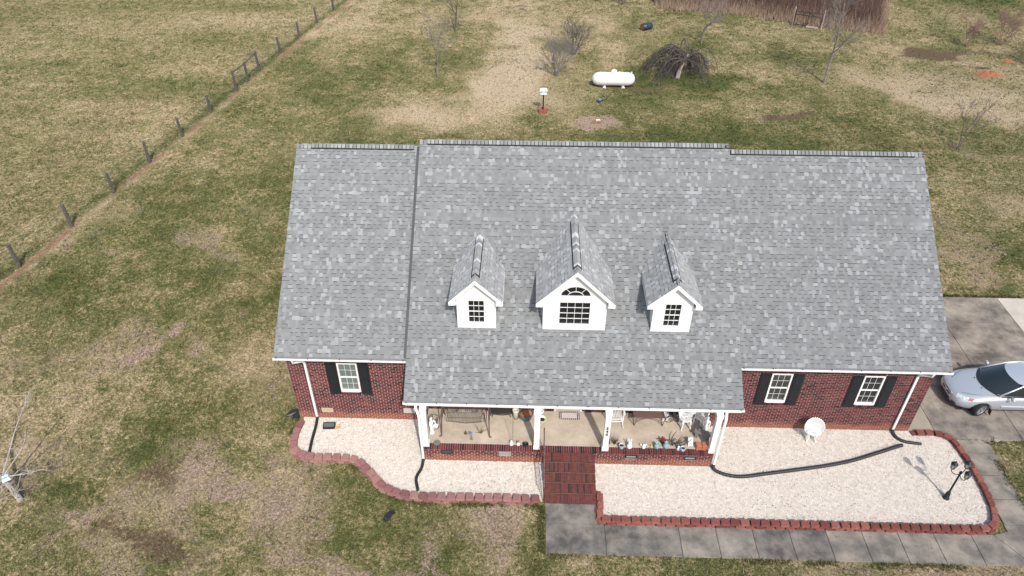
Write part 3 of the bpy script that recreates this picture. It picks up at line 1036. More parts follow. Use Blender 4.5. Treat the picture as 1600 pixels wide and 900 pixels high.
ye_, yr_ = -.44, YR - .12
for x0_, x1_ in ((-3.945, -3.812), (7.445, 7.475)):
    a_, b_ = zwing(ye_) + .02, zwing(yr_) + .02
    MB().add([(x0_, ye_, a_), (x1_, ye_, a_), (x1_, yr_, b_), (x0_, yr_, b_), (x0_, ye_, a_ - .03), (x1_, ye_, a_ - .03), (x1_, yr_, b_ - .03), (x0_, yr_, b_ - .03)],
             [(0, 1, 2, 3), (4, 5, 1, 0), (5, 6, 2, 1), (6, 7, 3, 2), (7, 4, 0, 3)]).build('flashing', mat('dark_flashing', lin(74, 76, 80), .6, nscale=4, nvar=.2), roof_main)

# ---------------------------------------------------------------- gutters, fascia, soffit, downspouts
def gutter(x0, x1, y, z, name='gutter'):
    """K-style trough seen from above: back, floor, front lip"""
    mb = MB()
    yb, yf = y + .07, y - .035
    mb.box(x0, x1, yf, yf + .012, z - .055, z + .012)
    mb.box(x0, x1, yf, yf + .03, z + .013, z + .02)
    mb.box(x0, x1, yf + .012, yb, z - .067, z - .055)
    mb.box(x0, x1, yb, yb + .012, z - .067, z + .0)
    mb.box(x0 - .008, x0, yf, yb, z - .067, z + .02)
    mb.box(x1, x1 + .008, yf, yb, z - .067, z + .02)
    g = mb.build(name, white_dirty, house)
    k = MB()
    n = max(2, int((x1 - x0) / 1.0))
    for i in range(n + 1):
        x = x0 + .12 + (x1 - x0 - .24) * i / n
        k.box(x - .016, x + .016, yf + .0, yf + .06, z + .0205, z + .03)
    k.build('hanger', mat('hanger', (.05, .05, .05), .6), g)
    # debris lying in the trough
    d = MB()
    d.box(x0 + .01, x1 - .01, yf + .035, yb - .01, z - .054, z - .012)
    d.build('trough_debris', mat('gutter_debris', (.12, .11, .10), .9, nscale=15, nvar=.5), g)
gutter(-8.43, -3.83, -.50, 3.515)
gutter(7.47, 14.56, -.50, 3.515)
gutter(-3.84, 7.475, -1.755, 2.81)
mb = MB()
for (x0, x1, y0, y1, z) in ((-8.40, -3.85, -.42, .0, 3.40), (7.48, 14.53, -.42, .0, 3.40), (-3.80, 7.44, -1.67, 0.0, 2.62)):
    mb.box(x0, x1, y0, y1, z - .02, z)
    mb.box(x0, x1, y0 - .0, y0 + .02, z + .001, z + .10)
mb.build('soffit', white, house)
MB().box(-3.3, 6.78, -1.60, -1.45, 2.52, 2.598).build('porch_beam', white, house)

def downspout(pts, w=.075, d=.06):
    mb = MB()
    P = [Vector(p) for p in pts]
    rings = []
    for i, p in enumerate(P):
        t = (P[min(i + 1, len(P) - 1)] - P[max(i - 1, 0)]).normalized()
        u = Vector((1, 0, 0)) if abs(t.x) < .8 else Vector((0, 1, 0))
        v = t.cross(u).normalized()
        u = v.cross(t).normalized()
        rings.append([p + u * w / 2 + v * d / 2, p - u * w / 2 + v * d / 2, p - u * w / 2 - v * d / 2, p + u * w / 2 - v * d / 2])
    vs_ = [q for r_ in rings for q in r_]
    fs_ = []
    for i in range(len(P) - 1):
        for j in range(4):
            fs_.append((i * 4 + j, i * 4 + (j + 1) % 4, i * 4 + 4 + (j + 1) % 4, i * 4 + 4 + j))
    fs_ += [(3, 2, 1, 0), tuple(range(len(P) * 4 - 4, len(P) * 4))]
    mb.add(vs_, fs_)
    return mb.build('downspout', white, house)
downspout([(-7.80, -.47, 3.42), (-7.80, -.42, 3.25), (-7.58, -.09, 3.02), (-7.555, -.06, 2.9), (-7.555, -.06, .08)])
downspout([(13.98, -.47, 3.42), (13.98, -.42, 3.25), (13.80, -.09, 2.98), (13.78, -.06, 2.88), (13.78, -.06, .08)])
downspout([(-3.42, -1.74, 2.72), (-3.42, -1.78, 2.6), (-3.33, -1.92, 2.45), (-3.32, -1.93, 2.35), (-3.32, -1.93, .12)])
downspout([(6.92, -1.74, 2.72), (6.92, -1.78, 2.6), (6.90, -1.90, 2.45), (6.89, -1.91, 2.35), (6.88, -1.91, .14)])

# ---------------------------------------------------------------- wall windows and shutters
pane_dark = mat('pane_dark', (.022, .024, .024), .12, spec=.6)
pane_blind = mat('pane_blind', lin(108, 116, 114), .25, nscale=3, nvar=.12, spec=.5)
pane_room = mat('pane_room', lin(72, 72, 70), .12, color2=lin(46, 46, 44), cscale=2.3, spec=.6)
pane_dormer = mat('pane_dormer', (.016, .017, .018), .10, spec=.5)
PANE = {}
def pane_mesh(w, h, m):
    k = (round(w, 3), round(h, 3), m.name)
    if k not in PANE:
        PANE[k] = MB().box(-w / 2, w / 2, -.004, .004, -h / 2, h / 2).mesh('pane', m)
    return PANE[k]
def wall_window(cx, sz, kind):
    pm = {'blind': pane_blind, 'clear': pane_room, 'dark': pane_dark}[kind]
    fw = .055
    f = MB()
    x0, x1, z0, z1 = cx - WW / 2, cx + WW / 2, sz, sz + WH
    f.box(x0, x0 + fw, -.012, .10, z0, z1).box(x1 - fw, x1, -.012, .10, z0, z1)
    f.box(x0 + fw, x1 - fw, -.012, .10, z1 - fw, z1).box(x0 + fw, x1 - fw, -.03, .10, z0, z0 + .075)
    zm = (z0 + z1) / 2
    f.box(x0 + fw, x1 - fw, .012, .09, zm - .022, zm + .022)
    w = f.build('window', white, house)
    gx0, gx1 = x0 + fw, x1 - fw
    mu = MB()
    for zz0, zz1, y in ((z0 + .076, zm - .023, .052), (zm + .023, z1 - fw - .001, .034)):
        for i in (1, 2):
            x = gx0 + (gx1 - gx0) * i / 3
            mu.box(x - .005, x + .005, y - .004, y + .004, zz0, zz1)
        zc = (zz0 + zz1) / 2
        mu.box(gx0, gx1, y - .003, y + .003, zc - .005, zc + .005)
        for i in range(3):
            for j in range(2):
                pw, ph = (gx1 - gx0) / 3, (zz1 - zz0) / 2
                link('pane', pane_mesh(pw - .002, ph - .002, pm), w, (gx0 + pw * (i + .5), y + .012, zz0 + ph * (j + .5)))
    mu.build('muntin', white, w)
    for s in (-1, 1):                          # raised panel shutters
        xa = cx + s * (WW / 2 + .215)
        sh = MB()
        sw, h0, h1 = .19, sz - .12, sz + WH + .01
        sh.box(xa - sw, xa + sw, -.03, -.001, h0, h1)
        for (a, b) in ((h0 + .07, zm - .05), (zm + .05, h1 - .07)):
            sh.box(xa - sw + .055, xa + sw - .055, -.046, -.0305, a, b)
        sh.build('shutter', black_paint, house)
for cx, sz, k in WINS:
    wall_window(cx, sz, k)
# front door, behind the porch
d = MB()
d.box(1.30, 1.36, .0, .1, .70, 2.75).box(2.26, 2.32, .0, .1, .70, 2.75).box(1.36, 2.26, .0, .1, 2.69, 2.75).box(1.36, 2.26, .05, .1, .70, 2.69)
for zz in ((.85, 1.5), (1.6, 2.55)):
    d.box(1.46, 1.78, .036, .0495, *zz).box(1.84, 2.16, .036, .0495, *zz)
d.build('door', white, house)

def vent(cx, cz, y, c, name='foundation_vent'):
    fr = {'beige': lin(196, 170, 146), 'white': lin(196, 190, 184), 'grey': lin(150, 146, 142), 'black': (.02, .02, .022), 'iron': (.03, .03, .032)}[c]
    m = mat('vent_' + c, fr, .6, nscale=10, nvar=.15)
    v = MB()
    v.box(cx - .215, cx + .215, y - .02, y + .03, cz - .09, cz - .055).box(cx - .215, cx + .215, y - .02, y + .03, cz + .055, cz + .09)
    v.box(cx - .215, cx - .165, y - .02, y + .03, cz - .055, cz + .055).box(cx + .165, cx + .215, y - .02, y + .03, cz - .055, cz + .055)
    o = v.build(name, m, house)
    s = MB()
    for i in range(5):
        z = cz - .044 + i * .022
        M = Matrix.Translation((cx, y + .004, z)) @ Matrix.Rotation(R(35), 4, 'X')
        s.box(-.165, .165, -.012, .012, -.003, .003, M)
    s.box(cx - .165, cx + .165, y + .018, y + .03, cz - .055, cz + .055)
    s.build('louvre', mat('vent_slats_' + c, tuple(q * .75 for q in fr) if c != 'black' else lin(110, 112, 112), .6), o)
for vx, vz, k in VENTS:
    vent(vx, vz, 0, k)

# ---------------------------------------------------------------- dormers
def dormer(cx, hw, hr, zr, label, big, seed):
    """hw half wall width, hr half roof width, zr ridge height"""
    yf, yo = .33, .13                          # wall face, front of the overhang
    ze = 5.66                                  # roof plane at the eave
    sl = (zr - ze) / hr
    a = math.atan(sl)
    zb = zmain(yf) + .0
    # wall: front face built round the openings, cheeks running back into the roof
    w = MB()
    gz = lambda dx: zr - .10 - abs(dx) * sl      # underside of the roof
    if big:
        gx0, gx1, g0, g1 = cx - .545, cx + .545, 4.55, 5.60
    else:
        gx0, gx1, g0, g1 = cx - .30, cx + .30, 4.55, 5.60
    t = .10
    ft = 5.62 if not big else 6.27
    w.box(cx - hw, gx0, yf, yf + t, zb - .02, gz(hw) - .002)
    w.box(gx1, cx + hw, yf, yf + t, zb - .02, gz(hw) - .002)
    w.box(gx0, gx1, yf, yf + t, zb - .02, g0)
    if not big:
        w.xprism([(cx - hw, gz(hw)), (cx + hw, gz(hw)), (cx + hw, gz(hw) + .001), (cx, gz(0)), (cx - hw, gz(hw) + .001)], yf, yf + t)
        w.box(gx0, gx1, yf, yf + t, g1, gz(hw) - .002) if gz(hw) > g1 else None
    else:
        zs = 5.79                               # spring of the arch
        rx, ry = .535, .445
        w.box(gx0, gx1, yf, yf + t, g1, zs)
        n = 14
        arc = [(cx + rx * math.cos(math.pi * i / n), zs + ry * math.sin(math.pi * i / n)) for i in range(n + 1)]
        # gable plate round the arch: strips from arc up to the rake line
        for i in range(n):
            (xa, za), (xb, zb_) = arc[i], arc[i + 1]
            w.xprism([(xb, zb_), (xa, za), (xa, gz(xa - cx)), (xb, gz(xb - cx))], yf, yf + t)
        zh = gz(hw)
        w.xprism([(cx - hw, zh - .001), (cx - rx, zh - .001), (cx - rx, gz(rx)), (cx - hw, zh)], yf, yf + t)
        w.xprism([(cx + rx, zh - .001), (cx + hw, zh - .001), (cx + hw, zh), (cx + rx, gz(rx))], yf, yf + t)
    for s in (-1, 1):
        xa = cx + s * hw
        x0, x1 = (xa, xa + .08) if s < 0 else (xa - .08, xa)
        zt = gz(hw) - .004
        ya = yf + t + .001
        yb = YR + (zt - ZM) / SL + .1
        w.add([(x0, ya, zmain(ya) - .1), (x0, ya, zt), (x0, yb, zt), (x1, ya, zmain(ya) - .1), (x1, ya, zt), (x1, yb, zt)],
              [(0, 2, 1), (3, 4, 5), (0, 1, 4, 3), (1, 2, 5, 4), (0, 3, 5, 2)])
    root = w.build('dormer', white, house, label=label)
    # corner and apron boards
    tr = MB()
    for s in (-1, 1):
        xa = cx + s * (hw - .05)
        tr.box(xa - .055, xa + .055, yf - .018, yf - .001, zmain(yf - .02) + .012, gz(hw) - .01)
    tr.box(cx - hw + .11, cx + hw - .11, yf - .018, yf - .001, zmain(yf - .02) + .012, zmain(yf) + .11)
    tr.build('corner_board', white, root)
    # roof slabs, rakes, soffits
    yend = YR + (zr - ZM) / SL + .15
    for s in (-1, 1):
        d = MB()
        e = (cx + s * hr, ze)
        top = (cx, zr)
        d.add([(top[0], yo, top[1] - .005), (e[0], yo, e[1] - .005), (e[0], yend, e[1] - .005), (top[0], yend, top[1] - .005),
               (top[0], yo, top[1] - .075), (e[0], yo, e[1] - .06), (e[0], yend, e[1] - .06), (top[0], yend, top[1] - .075)],
              [(0, 1, 2, 3) if s > 0 else (3, 2, 1, 0), (4, 7, 6, 5), (0, 4, 5, 1), (1, 5, 6, 2)])
        d.build('roof_deck', deck_mat, root)
        Lr = hr / math.cos(a)
        ca, sa = math.cos(a), math.sin(a)
        if s > 0:
            lay('shingle_courses', tabs(yend - yo, Lr, seed + s), (e[0], yo, e[1]), (0, 1, 0), (-ca, 0, sa), (sa, 0, ca), root)
        else:
            lay('shingle_courses', tabs(yend - yo, Lr, seed + s), (e[0], yend, e[1]), (0, -1, 0), (ca, 0, sa), (-sa, 0, ca), root)
        rk = MB()
        th = .15
        x1_, x0_ = cx + s * (hr + .012), cx
        za, zb2 = ze - .012 * sl, zr
        pts = [(x0_, zb2 - .012), (x0_, zb2 - .012 - th * 1.15), (cx + s * (hw + .02), zr - (hw + .02) * sl - .012 - th * 1.05), (cx + s * (hw + .02), 5.50), (x1_, 5.50), (x1_, za - .012)]
        if s < 0:
            pts = pts[::-1]
        rk.xprism(pts[::-1], yo - .004, yo + .022)
        rk.build('rake_board', white, root)
        so = MB()                                # soffit of the overhang and of the side eave
        so.box(min(cx + s * hw, x1_), max(cx + s * hw, x1_), yo + .023, YR + (5.5 - ZM) / SL + .05, 5.50, 5.52)
        so.box(min(x1_ - s * .02, x1_), max(x1_ - s * .02, x1_), yo + .023, YR + (5.5 - ZM) / SL + .3, 5.521, ze - .065)
        so.build('soffit', white, root)
    # ridge with vent and caps
    vb = MB()
    ya, yb = yo + .28, yend - .75
    for s in (-1, 1):
        dx = .142
        vb.add([(cx, ya, zr + .03), (cx, yb, zr + .03), (cx + s * dx, ya, zr - dx * sl + .05), (cx + s * dx, yb, zr - dx * sl + .05),
                (cx + s * dx, ya, zr - dx * sl), (cx + s * dx, yb, zr - dx * sl)],
               [(0, 1, 3, 2), (2, 3, 5, 4), (0, 2, 4), (1, 5, 3)])
    vb.build('ridge_vent', vent_mat, root)
    y = yo
    while y < yend - .1:
        on = ya - .02 <= y <= yb
        o = link('ridge_cap', random.choices(DCAPS, [3, 3, 3, 3, 2, 2])[0], root, (cx, y, zr + (.05 if on else .014)))
        o.rotation_euler = (0, 0, R(90))
        y += .118
    # window
    f = MB()
    fw = .045
    f.box(gx0, gx0 + fw, yf + .0, yf + .08, g0, g1).box(gx1 - fw, gx1, yf + .0, yf + .08, g0, g1)
    f.box(gx0 + fw, gx1 - fw, yf, yf + .08, g1 - fw, g1).box(gx0 + fw, gx1 - fw, yf - .02, yf + .08, g0, g0 + .06)
    ax0, ax1 = gx0 + fw, gx1 - fw
    nc, nr = (4, 4) if big else (3, 4)
    zz = [g0 + .06 + (g1 - fw - g0 - .06) * j / nr for j in range(nr + 1)]
    xx = [ax0 + (ax1 - ax0) * i / nc for i in range(nc + 1)]
    for i in range(1, nc):
        f.box(xx[i] - .006, xx[i] + .006, yf + .028, yf + .05, zz[0], zz[-1])
    for j in range(1, nr):
        h = .013 if (j == 2 and not big) else .006
        f.box(ax0, ax1, yf + .026, yf + .051, zz[j] - h, zz[j] + h)
    for i in range(nc):
        for j in range(nr):
            link('pane', pane_mesh(xx[1] - xx[0] - .002, zz[1] - zz[0] - .002, pane_dormer), root, ((xx[i] + xx[i + 1]) / 2, yf + .058, (zz[j] + zz[j + 1]) / 2))
    if big:
        n = 16
        def arcpts(r1, r2, k0, k1):
            return [(cx + r1 * math.cos(math.pi * (k0 + (k1 - k0) * i / n)), zs + r2 * math.sin(math.pi * (k0 + (k1 - k0) * i / n))) for i in range(n + 1)]
        for (r1, r2, th) in ((.53, .44, .03), (.272, .205, .009)):
            o_, i_ = arcpts(r1, r2, 0, 1), arcpts(r1 - th * 1.2, r2 - th * 1.2, 0, 1)
            for i in range(n):
                f.xprism([i_[i + 1], i_[i], o_[i], o_[i + 1]], yf + .02, yf + .052)
        f.box(cx - .53, cx + .53, yf + .0, yf + .06, zs - .0, zs + .022)
        for k in (.27, .5, .73):
            c_, s_ = math.cos(math.pi * k), math.sin(math.pi * k)
            p0 = Vector((cx + .27 * c_, yf + .04, zs + .2 * s_))
            p1 = Vector((cx + .51 * c_, yf + .04, zs + .425 * s_))
            f.tube([p0, p1], .010, 4)
        for k0, k1 in ((0, .27), (.27, .5), (.5, .73), (.73, 1)):
            o_, i_ = arcpts(.51, .42, k0, k1), arcpts(.27, .2, k0, k1)
            MB().xprism(o_ + i_[::-1], yf + .056, yf + .062).build('pane', pane_dormer, root)
        MB().xprism(arcpts(.262, .192, 0, 1), yf + .057, yf + .063).build('pane', pane_dormer, root)
    f.build('window_frame', white, root)
dormer(-1.46, .65, .89, 6.56, 'small white dormer with a twelve pane window, left of the middle one', False, 100)
dormer(1.835, 1.055, 1.295, 6.97, 'large middle dormer with half round fanlight over sixteen panes', True, 200)
dormer(5.09, .65, .89, 6.52, 'small white dormer with a twelve pane window, right of the middle one', False, 300)

# ---------------------------------------------------------------- porch
ZF = .70
porch_conc = mat('porch_concrete', lin(158, 146, 131), .8, color2=lin(180, 169, 154), cscale=1.3, nscale=9, nvar=.09, spec=.3)
PX0, PX1, PY = -3.33, 6.81, -1.86
MB().box(PX0, PX1, -1.655, .012, .45, ZF).build('porch_floor', porch_conc, house)
mb = MB()
mb.box(PX0 + .008, PX1 - .008, PY + .012, -1.66, -.05, ZF - .012)
mb.box(PX0 + .008, PX0 + .2, -1.66, .0, -.05, .449).box(PX1 - .2, PX1 - .008, -1.66, .0, -.05, .449)
base = mb.build('porch_base', mortar, house)
pv = [(-2.48, .50, 'iron'), (-.44, .47, 'grey'), (3.97, .47, 'black'), (6.02, .46, 'black')]
vh = [(a - .2, a + .2, b - .08, b + .08) for a, b, c in pv]
cnt = 0
rest = MB()
bl = brick_wall(PX0, PX1, .0, .58, PY, vh + [(.93, 2.69, -1, 1)])
for (bx, bz, w) in bl:
    h = BH - .020
    if abs(w - (BL - .018)) < .004 and cnt < 300:
        o = link('brick', brick_mesh(BL - .018, h, .05, random.randrange(24)), base, (bx, PY + .025 + random.uniform(-.003, .002), bz))
        cnt += 1
    else:
        rest.cur = brick_color()
        rest.box(bx - w / 2, bx + w / 2, PY, PY + .05, bz - h / 2, bz + h / 2)
for sx in (PX0, PX1 - .05):                    # returns at the two ends
    for (by, bz, w) in brick_wall(-1.80, -.02, .0, .68, 0, []):
        rest.cur = brick_color()
        rest.box(sx, sx + .05, by - w / 2, by + w / 2, bz - (BH - .020) / 2, bz + (BH - .020) / 2)
for i in range(125):                            # rowlock course along the porch edge
    a = PX0 + (PX1 - PX0) * i / 125
    rest.cur = brick_color()
    rest.box(a + .005, a + (PX1 - PX0) / 125 - .005, PY - .012, -1.658, .592, ZF + random.uniform(.0, .006))
rest.build('brick_courses', brick_mat, base, kind='stuff')
for vx, vz, k in pv:
    vent(vx, vz, PY, k)
# porch back wall low rowlock band
mb = MB()
for i in range(125):
    a = PX0 + (PX1 - PX0) * i / 125
    if 1.28 < a < 2.36:
        continue
    mb.cur = brick_color()
    mb.box(a + .005, a + .076, -.045, -.006, ZF + .002, ZF + .10)
mb.build('brick_band', brick_mat, house, kind='stuff')

# ---- brick steps
SX0, SX1 = .94, 2.69
mb = MB()
T, RI = .342, .117
n = 5
for i in range(n):
    zt = ZF - RI * (i + 1)
    y1 = PY - T * i
    mb.box(SX0 + .006, SX1 - .006, y1 - T + .03, y1 + (.0 if i else -.001), -.05, zt - .012)
steps = mb.build('steps', mat('mortar_dark', lin(112, 90, 83), .95, nscale=14, nvar=.35), house, label='five weathered brick steps with mossy dark patches')
STEPC = [lin(102, 61, 57), lin(99, 59, 56), lin(105, 63, 60), lin(94, 57, 54), lin(80, 54, 51), lin(66, 50, 48)]
mb = MB()
for i in range(n):
    zt = ZF - RI * (i + 1)
    y1 = PY - T * i
    k = 24
    w = (SX1 - SX0) / k
    for j in range(k):
        wear = fbm(np.array([j * .35 + i * 7.0]), np.array([i * 3.1]), 2.4, 3)[0]
        c = random.choices(STEPC, [4, 4, 3, 3, 1.2 + 14 * max(0, wear - .42), .4 + 14 * max(0, wear - .45)])[0]
        mb.cur = tuple(q * random.uniform(.86, 1.12) for q in c)
        a = SX0 + w * j
        ed = random.uniform(-.006, .004)
        if 2 <= j < k - 2:
            mb.box(a + .004, a + w - .004, y1 - T + ed, y1 - .002, zt - .042, zt + random.uniform(-.003, .003))
    for sx in (SX0, SX1 - 2 * w):               # stretchers turned at both ends
        for j in range(4):
            mb.cur = tuple(q * random.uniform(.85, 1.15) for q in random.choice(STEPC[:4]))
            ya = y1 - T + T / 4 * j
            mb.box(sx + .004, sx + 2 * w - .004, ya + .004, ya + T / 4 - .004, zt - .042, zt + random.uniform(-.003, .003))
    zb = max(zt - RI, -.02)
    x = SX0 - (.1 if i % 2 else 0)
    while x < SX1:                               # riser stretchers
        a, b = max(x, SX0), min(x + BL, SX1)
        if b - a > .04:
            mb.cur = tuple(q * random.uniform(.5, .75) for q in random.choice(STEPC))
            mb.box(a + .005, b - .005, y1 - T + .022, y1 - T + .05, zb + .004, zt - .054)
        x += BL
mb.build('brick_courses', brick_plain, steps, kind='stuff')
# ---- iron handrail on the left of the steps
iron = mat('rusty_iron', lin(92, 62, 56), .6, metal=.3, color2=lin(130, 110, 104), cscale=9, nscale=30, nvar=.25)
mb = MB()
hx = .91
z0, z1 = ZF, .0
ya, yb = PY + .03, PY - T * 5 + .06
rail = [(hx, ya + .22, ZF + .86), (hx, ya, ZF + .86), (hx, yb, z1 + .92), (hx, yb - .05, z1 + .86)]
mb.tube(rail, .022, 6)
mb.tube([(hx, ya, ZF), (hx, ya, ZF + .86)], .016, 5).tube([(hx, yb, z1), (hx, yb, z1 + .92)], .016, 5)
mb.tube([(hx, ya, ZF + .12), (hx, yb, z1 + .16)], .012, 5)
for i in range(1, 13):
    t_ = i / 13
    y = ya + (yb - ya) * t_
    za = ZF + .12 + (z1 + .16 - ZF - .12) * t_
    zb = ZF + .86 + (z1 + .92 - ZF - .86) * t_
    mb.tube([(hx, y, za), (hx, y, zb)], .008, 4)
mb.build('handrail', iron, house)

# ---- porch posts with the house number
def post(cx, cy, w=.19):
    mb = MB()
    h = w / 2
    mb.box(cx - h, cx + h, cy - h, cy + h, ZF + .16, 2.60)
    mb.box(cx - h - .02, cx + h + .02, cy - h - .02, cy + h + .02, ZF + .006, ZF + .16)
    mb.box(cx - h - .018, cx + h + .018, cy - h - .018, cy + h + .018, 2.45, 2.599)
    return mb.build('post', white, house)
post(-3.20, -1.72)
post(.66, -1.73)
p3 = post(3.04, -1.73)
p4 = post(6.725, -1.72)
p3['label'] = 'white porch post carrying the house number 540'
num = mat('number_black', (.015, .015, .015), .5)
dg = None
for k, ch in enumerate('540'):
    cu = bpy.data.curves.new('digit', 'FONT')
    cu.body = ch
    cu.size = .17
    cu.offset = .006
    cu.extrude = .004
    cu.align_x = 'CENTER'
    to = bpy.data.objects.new('digit_tmp', cu)
    col.objects.link(to)
    bpy.context.view_layer.update()
    dg = bpy.context.evaluated_depsgraph_get()
    me = bpy.data.meshes.new_from_object(to.evaluated_get(dg))
    bpy.data.objects.remove(to)
    me.name = 'digit'
    me.materials.clear()
    me.materials.append(num)
    o = link('digit', me, p3, (3.04, -1.831, 1.80 - k * .155))
    o.rotation_euler = (R(90), 0, 0)

# ================================================================ drain hoses and small things on the gravel
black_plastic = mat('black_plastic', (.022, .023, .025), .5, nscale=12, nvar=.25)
def hose(pts, r, label):
    P = bez(pts, 14)
    Q, acc = [P[0]], 0
    for a, b in zip(P[:-1], P[1:]):
        Q.append(b)
    # corrugated wall: radius swings along the length
    out, rad = [], []
    d = 0.0
    for a, b in zip(Q[:-1], Q[1:]):
        L_ = (b - a).length
        k = max(1, int(L_ / .018))
        for i in range(k):
            p = a + (b - a) * (i / k)
            out.append(p)
            rad.append(r * (1.0 + .08 * (1 if (len(out) // 2) % 2 else -1)))
    out.append(Q[-1]); rad.append(r)
    MB().tube(out, rad, 9).build('drain_hose', black_plastic, None, True, label=label, category='hose', group='black drain hoses on the gravel')
hose([(-7.555, -.06, .13), (-7.55, -.14, .09), (-7.52, -.5, .075), (-7.50, -1.14, .075), (-7.45, -1.72, .09)], .055, 'short straight black drain hose from the left corner downspout')
hose([(-3.32, -1.93, .17), (-3.33, -2.02, .10), (-3.36, -2.3, .075), (-3.48, -2.7, .075), (-3.36, -3.2, .075)], .055, 'curved black drain hose below the left porch post')
hose([(6.87, -1.91, .2), (6.86, -1.98, .12), (6.97, -2.1, .085), (7.3, -2.25, .085), (7.83, -2.3, .085), (8.75, -2.14, .085), (9.68, -1.97, .085), (10.86, -1.74, .085), (11.84, -1.49, .085), (12.88, -1.11, .085), (13.9, -.72, .085)],
     .062, 'long black drain hose snaking across the right gravel bed')
hose([(13.78, -.06, .16), (13.78, -.16, .1), (13.82, -.36, .085), (14.02, -.54, .085), (14.3, -.6, .08), (14.62, -.63, .06)], .06, 'bent black drain hose at the right corner downspout')

t = thing('vent_cover', 'black loose vent cover lying on the gravel by the left window', 'vent cover', (-7.02, -.46, .045), R(4))
MB().box(-.22, .22, -.12, -.09, 0, .09).box(-.22, .22, .09, .12, 0, .13).box(-.22, -.19, -.09, .09, 0, .11).box(.19, .22, -.09, .09, 0, .11).build('frame', black_plastic, t)
MB().add([(-.19, -.09, .08), (.19, -.09, .08), (.19, .09, .12), (-.19, .09, .12), (-.19, -.09, .0), (.19, -.09, .0), (.19, .09, .0), (-.19, .09, .0)],
         [(0, 1, 2, 3), (4, 5, 1, 0), (5, 6, 2, 1), (6, 7, 3, 2), (7, 4, 0, 3)]).build('plate', mat('grey_plate', (.12, .125, .13), .35), t)
t = MB().box(-.12, .12, -.05, .05, 0, .04).build('stone_chip', mat('tan_stone', lin(186, 148, 112), .9, nvar=.2), None, label='tan stone chip beside the black vent cover', category='stone')
t.location = (-6.72, -.50, .04)
t.rotation_euler = (0, 0, .3)
t = MB().add([(-.1, -.24, 0), (.05, -.26, 0), (.13, -.1, 0), (.1, .05, 0), (.17, .2, 0), (.02, .26, 0), (-.07, .1, 0), (-.14, -.02, 0),
              (-.09, -.22, .035), (.04, -.24, .05), (.12, -.1, .03), (.09, .05, .06), (.15, .18, .03), (.02, .24, .04), (-.06, .1, .06), (-.12, -.02, .03)],
             [(8, 9, 10, 11, 14, 15), (11, 12, 13, 14)] + [(i, (i + 1) % 8, 8 + (i + 1) % 8, 8 + i) for i in range(8)]).build(
    'dark_shape', black_plastic, None, label='low crumpled black shape on the front lawn', category='scrap')
t.location = (-4.21, -4.19, -.01)  # low black crumpled form laid flat on the grass
t.rotation_euler = (0, 0, R(-20))

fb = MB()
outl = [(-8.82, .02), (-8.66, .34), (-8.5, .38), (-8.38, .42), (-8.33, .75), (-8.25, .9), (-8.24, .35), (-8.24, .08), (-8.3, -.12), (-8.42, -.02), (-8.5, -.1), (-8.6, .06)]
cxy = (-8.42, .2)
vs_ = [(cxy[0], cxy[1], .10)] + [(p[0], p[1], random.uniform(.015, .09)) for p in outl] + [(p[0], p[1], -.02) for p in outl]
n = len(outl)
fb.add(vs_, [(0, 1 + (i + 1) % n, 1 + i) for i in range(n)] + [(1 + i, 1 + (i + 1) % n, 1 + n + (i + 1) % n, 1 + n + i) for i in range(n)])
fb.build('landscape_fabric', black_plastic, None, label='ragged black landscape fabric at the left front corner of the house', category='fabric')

# ---------------------------------------------------------------- white cast iron furniture
castiron = mat('white_cast_iron', (.78, .78, .77), .45, nscale=20, nvar=.08)
def iron_chair(loc, rz, label, group, back=True, seat_r=.21):
    t = thing('iron_chair', label, 'chair', loc, rz, group)
    s = MB()
    for rr_ in (1.0, .72, .45, .2):
        s.tube([(seat_r * rr_ * math.cos(2 * math.pi * i / 22), seat_r * rr_ * math.sin(2 * math.pi * i / 22), .45) for i in range(23)], .018 if rr_ == 1.0 else .012, 5)
    for k in range(18):
        a0, a1 = 2 * math.pi * k / 18, 2 * math.pi * (k + .8) / 18
        s.tube([(seat_r * .2 * math.cos(a0), seat_r * .2 * math.sin(a0), .45), (seat_r * .6 * math.cos(a1), seat_r * .6 * math.sin(a1), .452), (seat_r * math.cos(a0), seat_r * math.sin(a0), .45)], .0105, 4)
    s.build('seat', castiron, t, True)
    for k in range(4):
        a = math.pi / 4 + k * math.pi / 2
        c, d = math.cos(a), math.sin(a)
        l = MB()
        l.tube(bez([(c * .15, d * .15, .435), (c * .21, d * .21, .34), (c * .19, d * .19, .18), (c * .25, d * .25, .0)], 5), [.04] * 5 + [.034] * 5 + [.026] * 5 + [.034], 6)
        l.build('leg', castiron, t, True)
    if back:
        b = MB()
        rb = seat_r + .03
        def bp(u, v):                             # u along the wrap, v up
            a = math.pi / 2 + (u - .5) * R(170)
            h = .52 * (1 - (2 * u - 1) ** 2 * .62)
            rr = rb + .05 * v
            return Vector((rr * math.cos(a), rr * math.sin(a), .46 + h * v))
        N_ = 26
        for v in (0.02, .5, 1.0):
            b.tube([bp(i / N_, v) for i in range(N_ + 1)], .016 if v != .5 else .011, 5)
        for i in range(N_):
            b.tube([bp(i / N_, 0.02), bp(min(1, (i + 1.5) / N_), .5), bp(i / N_, 1.0)], .011, 4)
            b.tube([bp((i + 1) / N_, 0.02), bp(max(0, (i - .5) / N_), .5), bp((i + 1) / N_, 1.0)], .011, 4)
        for i in range(14):
            p = bp((i + .5) / 14, 1.05)
            b.lathe([(0, -.02), (.028, 0), (0, .028)], p, 6)
        b.build('backrest', castiron, t)
    return t
iron_chair((10.66, -.56, .04), R(-6), 'white lacy barrel back chair standing alone on the gravel', 'white cast iron chairs', True, .30).scale = (.92, .5, 1.0)
